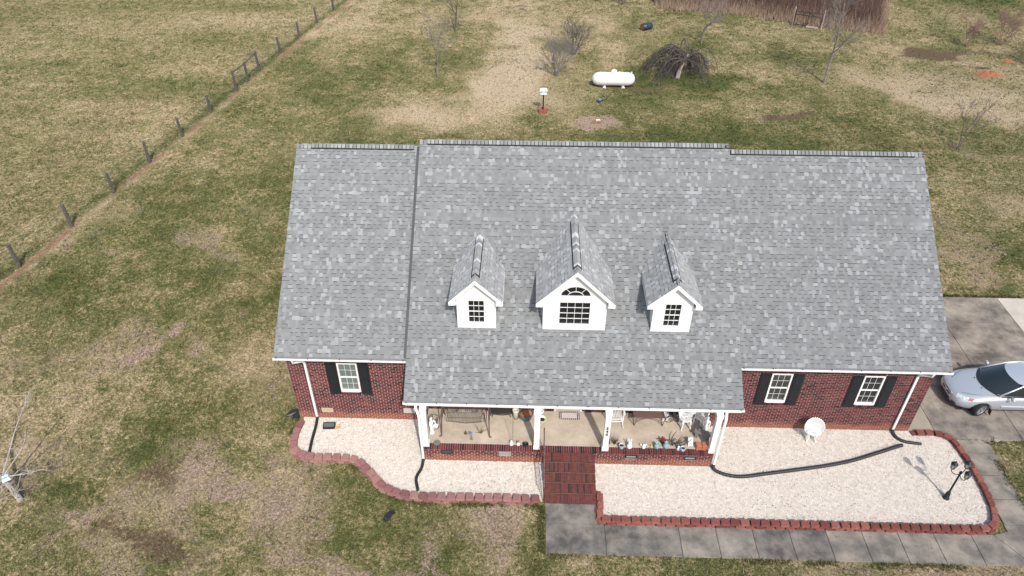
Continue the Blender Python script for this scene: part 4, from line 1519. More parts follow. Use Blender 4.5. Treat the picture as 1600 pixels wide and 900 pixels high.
iron_chair((5.98, -.62, ZF), R(8), 'white cast iron chair in front of the round porch table', 'white cast iron chairs', True, .20)
iron_chair((6.50, -.52, ZF), R(-40), 'white cast iron chair between porch table and white statue', 'white cast iron chairs', True, .19)
t = thing('patio_table', 'round white lacy table on the porch behind two chairs', 'table', (6.22, -.22, ZF))
s = MB()
s.lathe([(0, .69), (.40, .69), (.42, .70), (.42, .715), (.38, .722), (.30, .715), (.28, .722), (.12, .715), (.10, .722), (0, .718)], n=28)
for k in range(30):
    a = 2 * math.pi * k / 30
    s.lathe([(0, .68), (.024, .69), (.024, .715), (0, .72)], (.42 * math.cos(a), .42 * math.sin(a), 0), 6)
s.build('table_top', castiron, t, True)
for k in range(3):
    a = 2 * math.pi * k / 3 + .5
    c, d = math.cos(a), math.sin(a)
    MB().tube(bez([(c * .1, d * .1, .69), (c * .05, d * .05, .4), (c * .12, d * .12, .2), (c * .3, d * .3, .0)], 6), .02, 6).build('leg', castiron, t, True)

# ---------------------------------------------------------------- three headed garden lamp
t = thing('garden_lamp', 'black garden lamp post with three lantern heads on the gravel corner', 'lamp post', (14.51, -2.94, .03), R(20))
lampm = mat('lamp_black', (.02, .024, .026), .45, metal=.3)
MB().lathe([(.11, 0), (.11, .04), (.085, .06), (.07, .28), (.055, .30), (.05, .34), (.032, .36), (.03, 1.30), (.045, 1.32), (.045, 1.36), (.02, 1.42), (.0, 1.44)], n=14).build('post', lampm, t, True)
glass = mat('lantern_glass', lin(176, 182, 178), .2, spec=.6)
for k in range(3):
    a = k * 2 * math.pi / 3 + .25
    c, d = math.cos(a), math.sin(a)
    MB().tube(bez([(0, 0, 1.26), (c * .13, d * .13, 1.20), (c * .25, d * .25, 1.28), (c * .27, d * .27, 1.40)], 7), .013, 6).build('arm', lampm, t, True)
    lm = MB()
    o = (c * .27, d * .27, 1.40)
    lm.lathe([(.02, 0), (.065, .015), (.07, .03), (.05, .035)], o, 8)
    lm.lathe([(.115, .235), (.10, .25), (.05, .31), (.025, .33), (.02, .36), (.0, .40)], o, 8)
    for q in range(6):
        b = q * math.pi / 3
        lm.tube([(o[0] + .062 * math.cos(b), o[1] + .062 * math.sin(b), o[2] + .03), (o[0] + .10 * math.cos(b), o[1] + .10 * math.sin(b), o[2] + .24)], .009, 4)
    l = lm.build('lantern', lampm, t)
    MB().lathe([(.055, .032), (.092, .236)], o, 6).build('lantern_glass', glass, l)

# ---------------------------------------------------------------- things on the porch
def mk(name, label, cat, loc, rz=0, group=None):
    return thing(name, label, cat, (loc[0], loc[1], ZF if len(loc) < 3 else loc[2]), rz, group)
steel = mat('brown_steel', lin(104, 90, 82), .55, metal=.2, nscale=14, nvar=.2)
wire = mat('grey_wire', lin(86, 82, 78), .5, metal=.3)
bronze = mat('bronze_metal', lin(104, 80, 74), .55, metal=.2, nscale=18, nvar=.2)
blackwire = mat('black_wire', (.02, .02, .022), .5)
glaze_blue = mat('blue_glaze', lin(72, 98, 116), .25, color2=lin(96, 122, 138), cscale=6)
terra = mat('terracotta', lin(168, 104, 80), .8, nscale=14, nvar=.15)
chalk = mat('white_plaster', (.78, .78, .77), .7, nscale=14, nvar=.08)
cream = mat('cream_ceramic', lin(214, 204, 184), .6, nvar=.06)
teal = mat('teal_ceramic', lin(148, 172, 174), .4, color2=lin(128, 154, 158), cscale=12)
bluewhite = mat('blue_white_ceramic', lin(200, 206, 214), .35, color2=lin(132, 148, 176), cscale=26)
darksoil = mat('pot_soil', (.03, .025, .02), .95)
greystone = mat('grey_stone', lin(112, 110, 108), .85, nscale=10, nvar=.2)
dry = mat('dry_stem', lin(98, 84, 62), .85, nvar=.2)

# freestanding swing with wire seat
t = mk('porch_swing', 'steel frame porch swing with a scrolled wire seat', 'swing', (-1.86, -.80))
for s in (-1, 1):
    MB().tube([(s * .85, -.52, 0), (s * .80, -.02, 1.72)], .026, 6).build('leg', steel, t)
    MB().tube([(s * .85, .50, 0), (s * .80, .02, 1.72)], .026, 6).build('leg', steel, t)
    MB().tube([(s * .85, -.55, .015), (s * .93, -.55, .015)], .028, 6).build('foot', steel, t)
    MB().tube([(s * .838, -.30, .55), (s * .838, .32, .55)], .018, 6).build('brace', steel, t)
MB().tube([(-.86, 0, 1.72), (.86, 0, 1.72)], .03, 6).build('top_beam', steel, t)
sw = MB()
for i in range(26):                             # wire seat
    x = -.62 + 1.24 * i / 25
    sw.tube([(x, -.30 + .08 * (x / .62) ** 2, .44), (x, -.05, .42), (x, .20, .44)], .006, 4)
for y in (-.30, -.05, .20):
    sw.tube([(-.62, y + (.08 if y < -.2 else 0), .44), (0, y, .44), (.62, y + (.08 if y < -.2 else 0), .44)], .013, 5)
sw.build('seat', wire, t)
sw = MB()
for cx in (-.36, .36):                           # fan scrolls of the back
    for k in range(13):
        a = math.pi * k / 12
        sw.tube([(cx, .21, .46), (cx + .16 * math.cos(a), .24, .46 + .2 * math.sin(a)), (cx + .33 * math.cos(a), .28, .46 + .42 * math.sin(a))], .007, 4)
    for r_ in (.17, .34):
        sw.tube([(cx + r_ * math.cos(math.pi * k / 14), .23 + .06 * math.sin(math.pi * k / 14), .46 + r_ * 1.25 * math.sin(math.pi * k / 14)) for k in range(15)], .011, 4)
sw.tube([(-.70, .24, .5), (-.5, .30, .88), (0, .31, .98), (.5, .30, .88), (.70, .24, .5)], .013, 5)
sw.build('backrest', wire, t)
for s in (-1, 1):
    MB().tube([(s * .66, .22, .46), (s * .66, -.30, .62), (s * .66, -.26, .44)], .013, 5).build('armrest', wire, t)
    MB().tube([(s * .66, -.0, .5), (s * .72, 0, 1.70)], .007, 4).build('chain', wire, t)

t = mk('wire_planter', 'long oval black wire planter behind the swing', 'planter', (-.62, -.26))
w_ = MB()
for z, a, b in ((.30, .48, .20), (.22, .45, .18), (.14, .40, .15)):
    w_.tube([(a * math.cos(2 * math.pi * i / 24), b * math.sin(2 * math.pi * i / 24), z) for i in range(25)], .012, 5)
for i in range(24):
    c, d = math.cos(2 * math.pi * i / 24), math.sin(2 * math.pi * i / 24)
    w_.tube([(.48 * c, .20 * d, .30), (.40 * c, .15 * d, .14), (.2 * c, .06 * d, .13)], .006, 4)
w_.build('basket', blackwire, t)
for sx, sy in ((-.3, -.1), (.3, -.1), (-.3, .1), (.3, .1)):
    MB().tube([(sx, sy, .14), (sx * 1.15, sy * 1.2, 0)], .011, 5).build('leg', blackwire, t)
MB().lathe([(0, .14), (.30, .15), (.38, .27), (0, .29)], n=18, squash=.42).build('soil', darksoil, t)

def statue(loc, h, label, rz, holding):
    t = mk('garden_statue', label, 'statue', loc, rz)
    k = h / .8
    b = MB()
    b.lathe([(.10 * k, 0), (.10 * k, .06 * k), (.075 * k, .07 * k), (.09 * k, .2 * k), (.075 * k, .36 * k), (.062 * k, .44 * k), (.095 * k, .56 * k), (.085 * k, .62 * k), (.035 * k, .655 * k), (.032 * k, .675 * k),
             (.055 * k, .70 * k), (.062 * k, .74 * k), (.05 * k, .785 * k), (.0, .80 * k)], n=14, squash=.8)
    b.build('figure', chalk, t, True)
    for s in (-1, 1):
        a = MB()
        if holding:
            a.tube(bez([(s * .085 * k, 0, .60 * k), (s * .13 * k, -.05 * k, .5 * k), (s * .06 * k, -.14 * k, .47 * k)], 5), [.03 * k] * 5 + [.024 * k] * 5 + [.02 * k], 6)
        else:
            a.tube(bez([(s * .085 * k, 0, .60 * k), (s * .12 * k, -.0, .48 * k), (s * .085 * k, -.06 * k, .36 * k)], 5), [.03 * k] * 5 + [.024 * k] * 5 + [.018 * k], 6)
        a.build('arm', chalk, t, True)
    if holding:
        MB().lathe([(.02, 0), (.085, .02), (.10, .05), (.085, .05), (.06, .03), (0, .02)], (0, -.19 * k, .45 * k), 12).build('bowl', chalk, t, True)
    return t
statue((-3.06, -1.20), .80, 'white standing garden statue holding a bowl beside the left porch post', R(60), True)
statue((6.66, -.86), .80, 'white standing garden statue beside the right porch post', R(-20), False)
t = mk('plant_stand', 'small black wire plant stand behind the left white statue', 'plant stand', (-3.0, -.92))
w_ = MB()
for z, r_ in ((.0, .15), (.25, .11), (.5, .15)):
    w_.tube([(r_ * math.cos(2 * math.pi * i / 14), r_ * math.sin(2 * math.pi * i / 14), z + .01) for i in range(15)], .011, 4)
w_.build('ring', blackwire, t)
for k in range(3):
    a = k * 2.09
    MB().tube(bez([(.15 * math.cos(a), .15 * math.sin(a), 0), (.10 * math.cos(a), .10 * math.sin(a), .25), (.15 * math.cos(a), .15 * math.sin(a), .5)], 4), .011, 4).build('leg', blackwire, t)

t = mk('garden_pinwheel', 'lilac flower pinwheel on a short grey stake', 'pinwheel', (-1.63, -1.45))
pw = MB()
for k in range(8):
    a = k * math.pi / 4
    pw.add([(0, -.02, .34), (.11 * math.cos(a), -.03, .34 + .11 * math.sin(a)), (.12 * math.cos(a + .5), -.015, .34 + .12 * math.sin(a + .5)), (.07 * math.cos(a + .6), .0, .34 + .07 * math.sin(a + .6)), (0, .0, .34)],
           [(0, 1, 2, 3), (0, 3, 4), (3, 2, 1, 0), (4, 3, 0)])
pw.build('wheel', mat('lilac', lin(146, 146, 172), .5), t)
MB().tube([(0, .01, 0), (0, 0, .34)], .012, 5).build('stake', greystone, t)
MB().lathe([(.055, 0), (.05, .05), (.02, .07)], n=8).build('base', greystone, t)

def twigs(t, n, h, spread, m, r=.006, name='stem', lift=0):
    for k in range(n):
        a = random.uniform(0, 6.28)
        s = spread * random.uniform(.4, 1)
        hh = h * random.uniform(.6, 1)
        MB().tube([(0, 0, lift), (math.cos(a) * s * .45, math.sin(a) * s * .45, lift + hh * .6), (math.cos(a) * s, math.sin(a) * s, lift + hh)], [r, r * .8, r * .4], 4).build(name, m, t)
t = mk('twig_ornament', 'bundle of dry brown twigs standing on the porch floor', 'twigs', (-1.33, -1.18))
twigs(t, 9, .4, .32, dry, .009)
t = mk('bird_figurine', 'tiny dark bird figurine left of the lilac pinwheel', 'figurine', (-1.86, -1.24))
MB().lathe([(0, 0), (.04, .02), (.055, .06), (.04, .10), (.025, .12), (.028, .14), (0, .165)], n=10, squash=.75).build('body', bronze, t, True)
MB().add([(-.03, 0, .06), (.03, 0, .06), (0, .13, .10), (0, 0, .09)], [(0, 1, 2), (0, 2, 3), (1, 3, 2), (0, 3, 1)]).build('tail', bronze, t)
t = mk('saucer', 'grey ribbed saucer on the brick porch edge by the left post', 'saucer', (-2.83, -1.68))
MB().lathe([(.0, .006), (.09, .006), (.12, .05), (.125, .055), (.11, .055), (.085, .03), (.05, .025), (.045, .045), (.02, .045), (0, .04)], n=20).build('dish', greystone, t, True)
def figurine(loc, label, m, h=.24, hat=None, rz=0):
    t = mk('figurine', label, 'figurine', loc, rz)
    k = h / .24
    MB().lathe([(.06 * k, 0), (.07 * k, .03 * k), (.06 * k, .09 * k), (.04 * k, .13 * k), (.03 * k, .14 * k)], n=12, squash=.85).build('body', m, t, True)
    MB().lathe([(.0, .13 * k), (.035 * k, .145 * k), (.042 * k, .175 * k), (.03 * k, .205 * k), (0, .215 * k)], n=12).build('head', chalk if hat else m, t, True)
    if hat:
        MB().lathe([(.045 * k, .185 * k), (.03 * k, .22 * k), (0, .30 * k)], n=10).build('hat', hat, t, True)
    return t
figurine((-.22, -1.66), 'small white figurine with rounded head on the brick porch edge', chalk, .26)
figurine((.02, -1.66), 'small white and grey figurine with pointed grey hat', chalk, .22, greystone)
t = mk('pot', 'squat black pot beside the second porch post', 'pot', (.28, -1.68), group='porch pots')
MB().lathe([(.07, 0), (.10, .05), (.105, .10), (.085, .11), (.08, .09), (0, .08)], n=16).build('bowl', blackwire, t, True)
t = MB().tube([(0, 0, 0), (0.0, .01, .9), (.0, .0, 1.25)], .007, 5).build('plant_stake', bronze, None, True, label='thin bronze plant stake standing behind the white figurines', category='stake')
t.location = (-.17, -1.60, ZF)
def pot(loc, prof, m, label, soil=None, n=20):
    t = mk('pot', label, 'pot', loc, 0, 'porch pots')
    MB().lathe(prof, n=n).build('vessel', m, t, True)
    if soil:
        MB().lathe([(0, soil[1] - .02), (soil[0], soil[1] - .015), (soil[0] * .6, soil[1] + .01), (0, soil[1] + .02)], n=n).build('soil', soil[2], t, True)
    return t
pot((-.10, -.40), [(.10, 0), (.10, .30), (.11, .34), (.12, .36), (.12, .45), (.10, .45), (.09, .4), (0, .38)], cream, 'tall cream planter behind the black wire planter')
pot((.27, -.42), [(.14, 0), (.20, .06), (.25, .18), (.27, .30), (.28, .33), (.25, .33), (.235, .28), (0, .27)], glaze_blue, 'big blue glazed pot filled with orange soil', (.235, .30, terra))
pot((.86, -.55), [(.09, 0), (.12, .04), (.155, .15), (.165, .17), (.145, .172), (.13, .12), (0, .10)], mat('pale_green_glaze', lin(206, 210, 150), .35, color2=lin(224, 226, 206), cscale=7), 'pale yellow green bowl right of the second post', (.13, .11, darksoil))
pot((.80, -.22), [(.08, 0), (.11, .12), (.13, .26), (.11, .26), (.095, .2), (0, .18)], chalk, 'white pot half hidden behind the second post')
t = mk('doormat', 'black and white bordered doormat with pale centre', 'doormat', (1.85, -.235))
def mat_pattern():
    g = MB()
    g.cur = lin(186, 170, 168)
    g.box(-.375, .375, -.20, .20, .001, .011)
    for (x0, x1, y0, y1) in ((-.375, .375, -.2, -.13), (-.375, .375, .13, .2), (-.375, -.28, -.13, .13), (.28, .375, -.13, .13)):
        g.cur = (.03, .03, .032)
        g.box(x0, x1, y0, y1, .0115, .014)
        nx, ny = max(1, round((x1 - x0) / .075)), max(1, round((y1 - y0) / .07))
        for i in range(nx):
            for j in range(ny):
                cx, cy = x0 + (x1 - x0) * (i + .5) / nx, y0 + (y1 - y0) * (j + .5) / ny
                g.cur = lin(206, 200, 196)
                r_ = .026
                g.add([(cx - r_, cy, .0155), (cx, cy - r_, .0155), (cx + r_, cy, .0155), (cx, cy + r_, .0155)], [(0, 1, 2, 3)])
    return g
mat_pattern().build('rug', mat('rug_fibre', attr=True, rough=.95, nscale=60, nvar=.2), t)

t = mk('rocking_chair', 'white slatted rocking chair beside the numbered post', 'rocking chair', (3.50, -.36), R(2))
for s in (-1, 1):
    MB().tube(bez([(s * .24, -.46, .06), (s * .24, -.15, .015), (s * .24, .2, .02), (s * .24, .48, .10)], 6), .018, 6).build('rocker', white, t)
    MB().tube([(s * .24, -.27, .03), (s * .25, -.28, .62)], .02, 6).build('leg', white, t)
    MB().tube([(s * .24, .2, .03), (s * .23, .25, .45), (s * .23, .42, 1.05)], .02, 6).build('leg', white, t)
    MB().box(s * .26 - .035, s * .26 + .035, -.34, .3, .62, .645).build('armrest', white, t)
for i in range(9):
    x = -.22 + .44 * i / 8
    MB().box(x - .018, x + .018, -.28, .24, .40, .415).build('seat_slat', white, t)
    MB().tube([(x, .25, .45), (x, .42, 1.0)], .012, 5).build('back_slat', white, t)
for z in (.2, .32):
    MB().box(-.24, .24, -.29, -.265, z - .018, z + .018).build('stretcher', white, t)
MB().box(-.25, .25, .40, .44, .98, 1.08).build('head_rail', white, t)

t = mk('metal_bench', 'brown metal mesh bench with arched front braces', 'bench', (4.68, -.42))
sb = MB()
sb.box(-.56, .56, -.2, .24, .425, .435)
sb.build('seat', mat('bronze_mesh', lin(112, 88, 84), .6, nscale=60, nvar=.3), t)
bk = MB()
bk.tube([(-.56, .24, .43), (-.56, .34, .86), (0, .36, .95), (.56, .34, .86), (.56, .24, .43)], .014, 5)
for i in range(22):
    x = -.53 + 1.06 * i / 21
    bk.tube([(x, .25, .44), (x, .35, .87)], .006, 4)
bk.build('backrest', bronze, t)
for s in (-1, 1):
    for y in (-.22, .22):
        MB().tube([(s * .50, y, 0), (s * .57, y, .43)], .014, 5).build('leg', bronze, t)
        MB().tube([(s * .50, y, 0), (s * .43, y, .43)], .012, 5).build('brace', bronze, t)
    MB().tube(bez([(s * .56, .22, .62), (s * .56, -.1, .66), (s * .56, -.26, .6), (s * .56, -.22, .43)], 5), .013, 5).build('armrest', bronze, t)
MB().tube([(.50 * math.cos(math.pi * i / 14), -.22, .04 + .36 * math.sin(math.pi * i / 14)) for i in range(15)], .011, 5).build('arch', bronze, t)
MB().tube([(-.56, -.22, .43), (.56, -.22, .43)], .014, 5).build('front_rail', bronze, t)

t = mk('pot', 'white square pot right of the brown bench', 'pot', (5.32, -.30), group='porch pots')
MB().add([(-.09, -.09, 0), (.09, -.09, 0), (.09, .09, 0), (-.09, .09, 0), (-.13, -.13, .26), (.13, -.13, .26), (.13, .13, .26), (-.13, .13, .26), (-.10, -.10, .22), (.10, -.10, .22), (.10, .10, .22), (-.10, .10, .22)],
         [(3, 2, 1, 0), (0, 1, 5, 4), (1, 2, 6, 5), (2, 3, 7, 6), (3, 0, 4, 7), (4, 5, 9, 8), (5, 6, 10, 9), (6, 7, 11, 10), (7, 4, 8, 11), (8, 9, 10, 11)]).build('vessel', chalk, t)
t = mk('plant_cart', 'black wrought iron plant cart with spoked wheels', 'plant cart', (5.58, -.34), R(8))
for (x, r_) in ((-.14, .15), (.16, .12)):
    wh = MB()
    wh.tube([(x + r_ * math.cos(2 * math.pi * i / 18), -.08, r_ + r_ * math.sin(2 * math.pi * i / 18)) for i in range(19)], .010, 5)
    for k in range(6):
        wh.tube([(x, -.08, r_), (x + r_ * math.cos(k * 1.047), -.08, r_ + r_ * math.sin(k * 1.047))], .005, 4)
    wh.build('wheel', blackwire, t)
MB().tube(bez([(-.28, -.08, .2), (-.1, -.08, .36), (.1, -.05, .3), (.3, 0, .5)], 5), .011, 5).build('frame', blackwire, t)
MB().lathe([(.06, .28), (.13, .30), (.17, .40), (.15, .40), (0, .37)], (0, .04, 0), 14).build('basket', blackwire, t)
for k in range(14):
    a = random.uniform(0, 6.28)
    MB().tube(bez([(0, .04, .38), (.12 * math.cos(a), .04 + .12 * math.sin(a), .52), (.22 * math.cos(a), .04 + .2 * math.sin(a), .42)], 4), .007, 4).build('stem', mat('dark_stem', (.06, .065, .05), .8), t)
t = mk('stone_bench', 'low grey stone bench beside the right porch post', 'bench', (6.52, -1.14), R(-22))
MB().box(-.30, .30, -.10, .10, .26, .32).build('seat', greystone, t)
for s in (-1, 1):
    MB().box(s * .2 - .05, s * .2 + .05, -.08, .08, 0, .259).build('leg', greystone, t)
t = mk('pot_plant', 'withered dark pot plant on the grey stone bench', 'plant', (6.40, -1.06, ZF + .32))
MB().lathe([(.05, 0), (.075, .10), (.065, .10), (0, .08)], n=12).build('pot', greystone, t, True)
twigs(t, 10, .16, .14, mat('dark_stem', (.06, .065, .05), .8), .008, 'stem', .08)
for k, bx in enumerate((6.31, 6.52)):
    t = mk('clay_block', 'orange hollow clay block with four holes, ' + ('left of the pair' if k == 0 else 'right of the pair nearest the post'), 'clay block', (bx, -1.60), R(2 - 4 * k), 'orange clay blocks')
    b = MB()
    xs_ = [-.09, -.058, -.012, .012, .058, .09]
    zs_ = [.0, .035, .085, .11, .16, .20]
    for i in range(5):
        for j in range(5):
            if i in (1, 3) and j in (1, 3):
                continue
            b.box(xs_[i], xs_[i + 1], -.10, .10, zs_[j], zs_[j + 1])
    b.build('shell', terra, t)
    MB().box(-.085, .085, -.02, .095, .005, .195).build('core', mat('clay_dark', lin(92, 50, 36), .9), t)
t = mk('white_block', 'white slab with two holes leaning by the clay blocks', 'block', (6.05, -1.50), R(12))
b = MB()
M = Matrix.Rotation(R(-20), 4, 'X')
b.box(-.085, .085, -.035, .035, .0, .08, M).box(-.085, -.03, -.035, .035, .08, .12, M).box(.03, .085, -.035, .035, .08, .12, M)
b.box(-.085, .085, -.035, .035, .12, .22, M).box(-.085, -.03, -.035, .035, .22, .26, M).box(.03, .085, -.035, .035, .22, .26, M).box(-.085, .085, -.035, .035, .26, .32, M)
b.build('slab', chalk, t)
MB().box(-.031, .031, .0, .02, .079, .262, M).build('hole', darksoil, t)
t = mk('driftwood', 'tangled grey driftwood heap on the porch edge', 'driftwood', (5.55, -1.48))
dw = mat('driftwood', lin(92, 88, 84), .9, nscale=14, nvar=.35)
for k in range(20):
    a = random.uniform(0, 6.28)
    p0 = Vector((random.uniform(-.22, .22), random.uniform(-.12, .12), .03))
    l = random.uniform(.15, .42)
    MB().tube(bez([p0, p0 + Vector((math.cos(a) * l * .5, math.sin(a) * l * .4, random.uniform(.04, .22))), p0 + Vector((math.cos(a) * l, math.sin(a) * l * .7, random.uniform(.01, .3)))], 4), [.022] * 4 + [.014] * 4 + [.006], 5).build('branch', dw, t)
pot((5.74, -1.74), [(.06, 0), (.085, .05), (.10, .14), (.095, .17), (.08, .17), (.07, .12), (0, .10)], bluewhite, 'blue and white pot in front of the driftwood', (.072, .13, darksoil), 16)
pot((3.62, -1.70), [(.065, 0), (.085, .08), (.095, .17), (.10, .19), (.085, .19), (.075, .15), (0, .14)], bluewhite, 'blue and white pot beside the numbered post', (.078, .155, darksoil), 16)
figurine((5.60, -1.70), 'small white figurine half buried in the driftwood', chalk, .22)
def jug(loc, label, k=1.0, rz=0):
    t = mk('jug', label, 'jug', loc, rz, 'teal jugs on the porch edge')
    MB().lathe([(.07 * k, 0), (.10 * k, .05 * k), (.11 * k, .12 * k), (.08 * k, .20 * k), (.055 * k, .24 * k), (.065 * k, .28 * k), (.05 * k, .28 * k), (.04 * k, .22 * k), (0, .2 * k)], n=16).build('vessel', teal, t, True)
    MB().tube(bez([(.06 * k, 0, .26 * k), (.14 * k, 0, .24 * k), (.15 * k, 0, .14 * k), (.10 * k, 0, .10 * k)], 5), .012, 5).build('handle', teal, t, True)
jug((4.85, -1.64), 'slender pale teal jug left of the red flowers', .9)
jug((5.18, -1.62), 'round pale teal jug in front of the red flowers', 1.0, R(90))
t = mk('flower_pot', 'dark red flowers behind the round teal jug', 'flowers', (5.08, -1.42))
MB().lathe([(.05, 0), (.07, .10), (.06, .10), (0, .08)], n=12).build('pot', darksoil, t, True)
redf = mat('red_flower', lin(120, 44, 44), .8)
for k in range(16):
    a, r_ = random.uniform(0, 6.28), random.uniform(0, .11)
    MB().lathe([(0, -.02), (.03, 0), (.035, .015), (0, .022)], (r_ * math.cos(a), r_ * math.sin(a), .2 + random.uniform(-.03, .04)), 6).build('bloom', redf, t)
t = figurine((4.40, -1.66), 'white winged figurine left of the slender teal jug', chalk, .22)
for s in (-1, 1):
    MB().add([(s * .02, .03, .08), (s * .11, .06, .17), (s * .12, .06, .08), (s * .05, .04, .04), (s * .02, .05, .08)], [(0, 1, 2, 3), (3, 2, 1, 4)]).build('wing', chalk, t)
t = mk('butterfly_ornament', 'small black and yellow butterfly ornament by the slender jug', 'ornament', (4.62, -1.62))
for s in (-1, 1):
    MB().add([(0, 0, .05), (s * .09, .03, .10), (s * .10, -.02, .04), (s * .04, -.04, .02), (0, .004, .055)], [(0, 1, 2, 3), (3, 2, 1, 4)]).build('wing', mat('butterfly', lin(60, 52, 30), .6, color2=lin(214, 200, 150), cscale=24), t)
MB().tube([(0, .04, .05), (0, -.05, .03)], .01, 5).build('body', blackwire, t)
t = mk('rabbit_figurine', 'white long eared rabbit figurine right of the blue and white pot', 'figurine', (3.90, -1.66))
MB().lathe([(.08, 0), (.10, .05), (.09, .14), (.06, .21), (.045, .23)], n=14, squash=.85).build('body', chalk, t, True)
MB().lathe([(0, .21), (.05, .23), (.062, .27), (.045, .315), (0, .33)], (0, -.02, 0), 12).build('head', chalk, t, True)
for s in (-1, 1):
    MB().tube([(s * .025, 0, .31), (s * .045, .02, .38), (s * .05, .03, .43)], [.018, .022, .008], 6).build('ear', chalk, t, True)
t = mk('spiky_plant', 'thin dark spiky plant beside the numbered post', 'plant', (3.40, -1.48))
MB().lathe([(.05, 0), (.06, .05), (.05, .05), (0, .04)], n=10).build('pot', darksoil, t, True)
for k in range(20):
    a, e = k * 2.4, random.uniform(.3, 1.1)
    l = random.uniform(.22, .34)
    p = Vector((math.cos(a) * math.cos(e) * l, math.sin(a) * math.cos(e) * l, .05 + math.sin(e) * l))
    MB().tube([(0, 0, .04), p * .6 + Vector((0, 0, .02)), p], [.008, .007, .002], 4).build('leaf', mat('spiky_leaf', lin(78, 74, 58), .7), t)
t = mk('leafy_plant', 'dark leafy tuft right behind the numbered post', 'plant', (3.22, -1.52))
twigs(t, 8, .16, .1, mat('dark_leaf', lin(58, 66, 52), .8), .012, 'leaf')

# ================================================================ the silver sedan
paint = mat('silver_paint', (.50, .535, .58), .34, metal=.4, coat=.6, spec=.5)
car_glass = mat('car_glass', (.018, .026, .03), .06, spec=.6, coat=.3)
rubber = mat('tyre_rubber', (.014, .014, .015), .8, nscale=30, nvar=.2)
alloy = mat('alloy_wheel', (.55, .56, .58), .3, metal=.8)
trim_black = mat('black_car_trim', (.015, .016, .018), .5)
car = thing('parked_car', 'silver blue sedan parked on the driveway with its front wheels turned', 'car', (16.36, 1.72, .024))
def car_shell():
    # stations: x, bottom z, half width low, half width mid, shoulder half width, shoulder z, inner half width, inner z, centre z
    S = [(0.00, .34, .30, .34, .30, .56, .20, .59, .60),
         (0.06, .26, .52, .60, .54, .60, .36, .655, .67),
         (0.20, .22, .66, .755, .70, .65, .50, .72, .745),
         (0.45, .20, .76, .85, .81, .72, .60, .80, .82),
         (0.80, .19, .82, .90, .855, .79, .66, .875, .895),
         (1.15, .19, .83, .912, .865, .85, .70, .935, .955),
         (1.45, .19, .83, .915, .87, .885, .74, .965, .985),
         (2.00, .19, .83, .915, .875, .905, .76, .97, .985),
         (2.90, .19, .83, .915, .875, .93, .76, .985, 1.0),
         (3.60, .20, .83, .91, .87, .95, .76, 1.0, 1.015),
         (4.10, .21, .81, .895, .85, .955, .70, 1.01, 1.03),
         (4.50, .24, .74, .84, .79, .94, .62, .99, 1.0),
         (4.72, .30, .58, .70, .66, .88, .48, .92, .93),
         (4.80, .40, .40, .48, .44, .78, .30, .82, .83)]
    bm = bmesh.new()
    rings = []
    for (x, zb, w0, w1, ws, zs, wi, zi, zc) in S:
        zm = zb + (zs - zb) * .55
        half = [(0, zb), (w0 * .7, zb), (w0, zb + .03), (w1, zm), (ws + .012, zs - .05), (ws - .02, zs), (wi, zi), (wi * .5, (zi + zc * 1.5) / 2.5), (0, zc)]
        pts = half + [(-y, z) for (y, z) in half[-2:0:-1]]
        rings.append([bm.verts.new((x, y, z)) for (y, z) in pts])
    n = len(rings[0])
    for a, b in zip(rings[:-1], rings[1:]):
        for i in range(n):
            bm.faces.new((a[i], b[i], b[(i + 1) % n], a[(i + 1) % n]))
    bm.faces.new(rings[0])
    bm.faces.new(rings[-1][::-1])
    bmesh.ops.recalc_face_normals(bm, faces=bm.faces)
    me = bpy.data.meshes.new('body')
    bm.to_mesh(me)
    bm.free()
    o = bpy.data.objects.new('tmp_body', me)
    col.objects.link(o)
    m = o.modifiers.new('s', 'SUBSURF')
    m.levels = m.render_levels = 2
    cut = MB()
    for x in (.97, 3.70):
        for s in (-1, 1):
            M = Matrix.Translation((x, s * .80, .325)) @ Matrix.Rotation(R(90), 4, 'X')
            cut.lathe([(.365, -.28), (.365, .28)], n=28, M=M)
    co = bpy.data.objects.new('tmp_cut', cut.mesh('c', trim_black))
    col.objects.link(co)
    bo = o.modifiers.new('b', 'BOOLEAN')
    bo.object = co
    bo.operation = 'DIFFERENCE'
    bo.solver = 'EXACT'
    bpy.context.view_layer.update()
    dgr = bpy.context.evaluated_depsgraph_get()
    out = bpy.data.meshes.new_from_object(o.evaluated_get(dgr))
    bpy.data.objects.remove(o)
    bpy.data.objects.remove(co)
    out.name = 'body'
    out.materials.clear()
    out.materials.append(paint)
    out.polygons.foreach_set('use_smooth', [True] * len(out.polygons))
    return link('body', out, car)
car_body = car_shell()
def grid_part(name, rows, m, flip=False, sub=1, smooth=True):
    vs_, fs_ = [], []
    for r_ in rows:
        vs_ += r_
    k = len(rows[0])
    for i in range(len(rows) - 1):
        for j in range(k - 1):
            f = (i * k + j, i * k + j + 1, (i + 1) * k + j + 1, (i + 1) * k + j)
            fs_.append(f[::-1] if flip else f)
    o = MB().add(vs_, fs_).build(name, m, car, smooth)
    if sub:
        q = o.modifiers.new('s', 'SUBSURF')
        q.levels = q.render_levels = sub
    return o
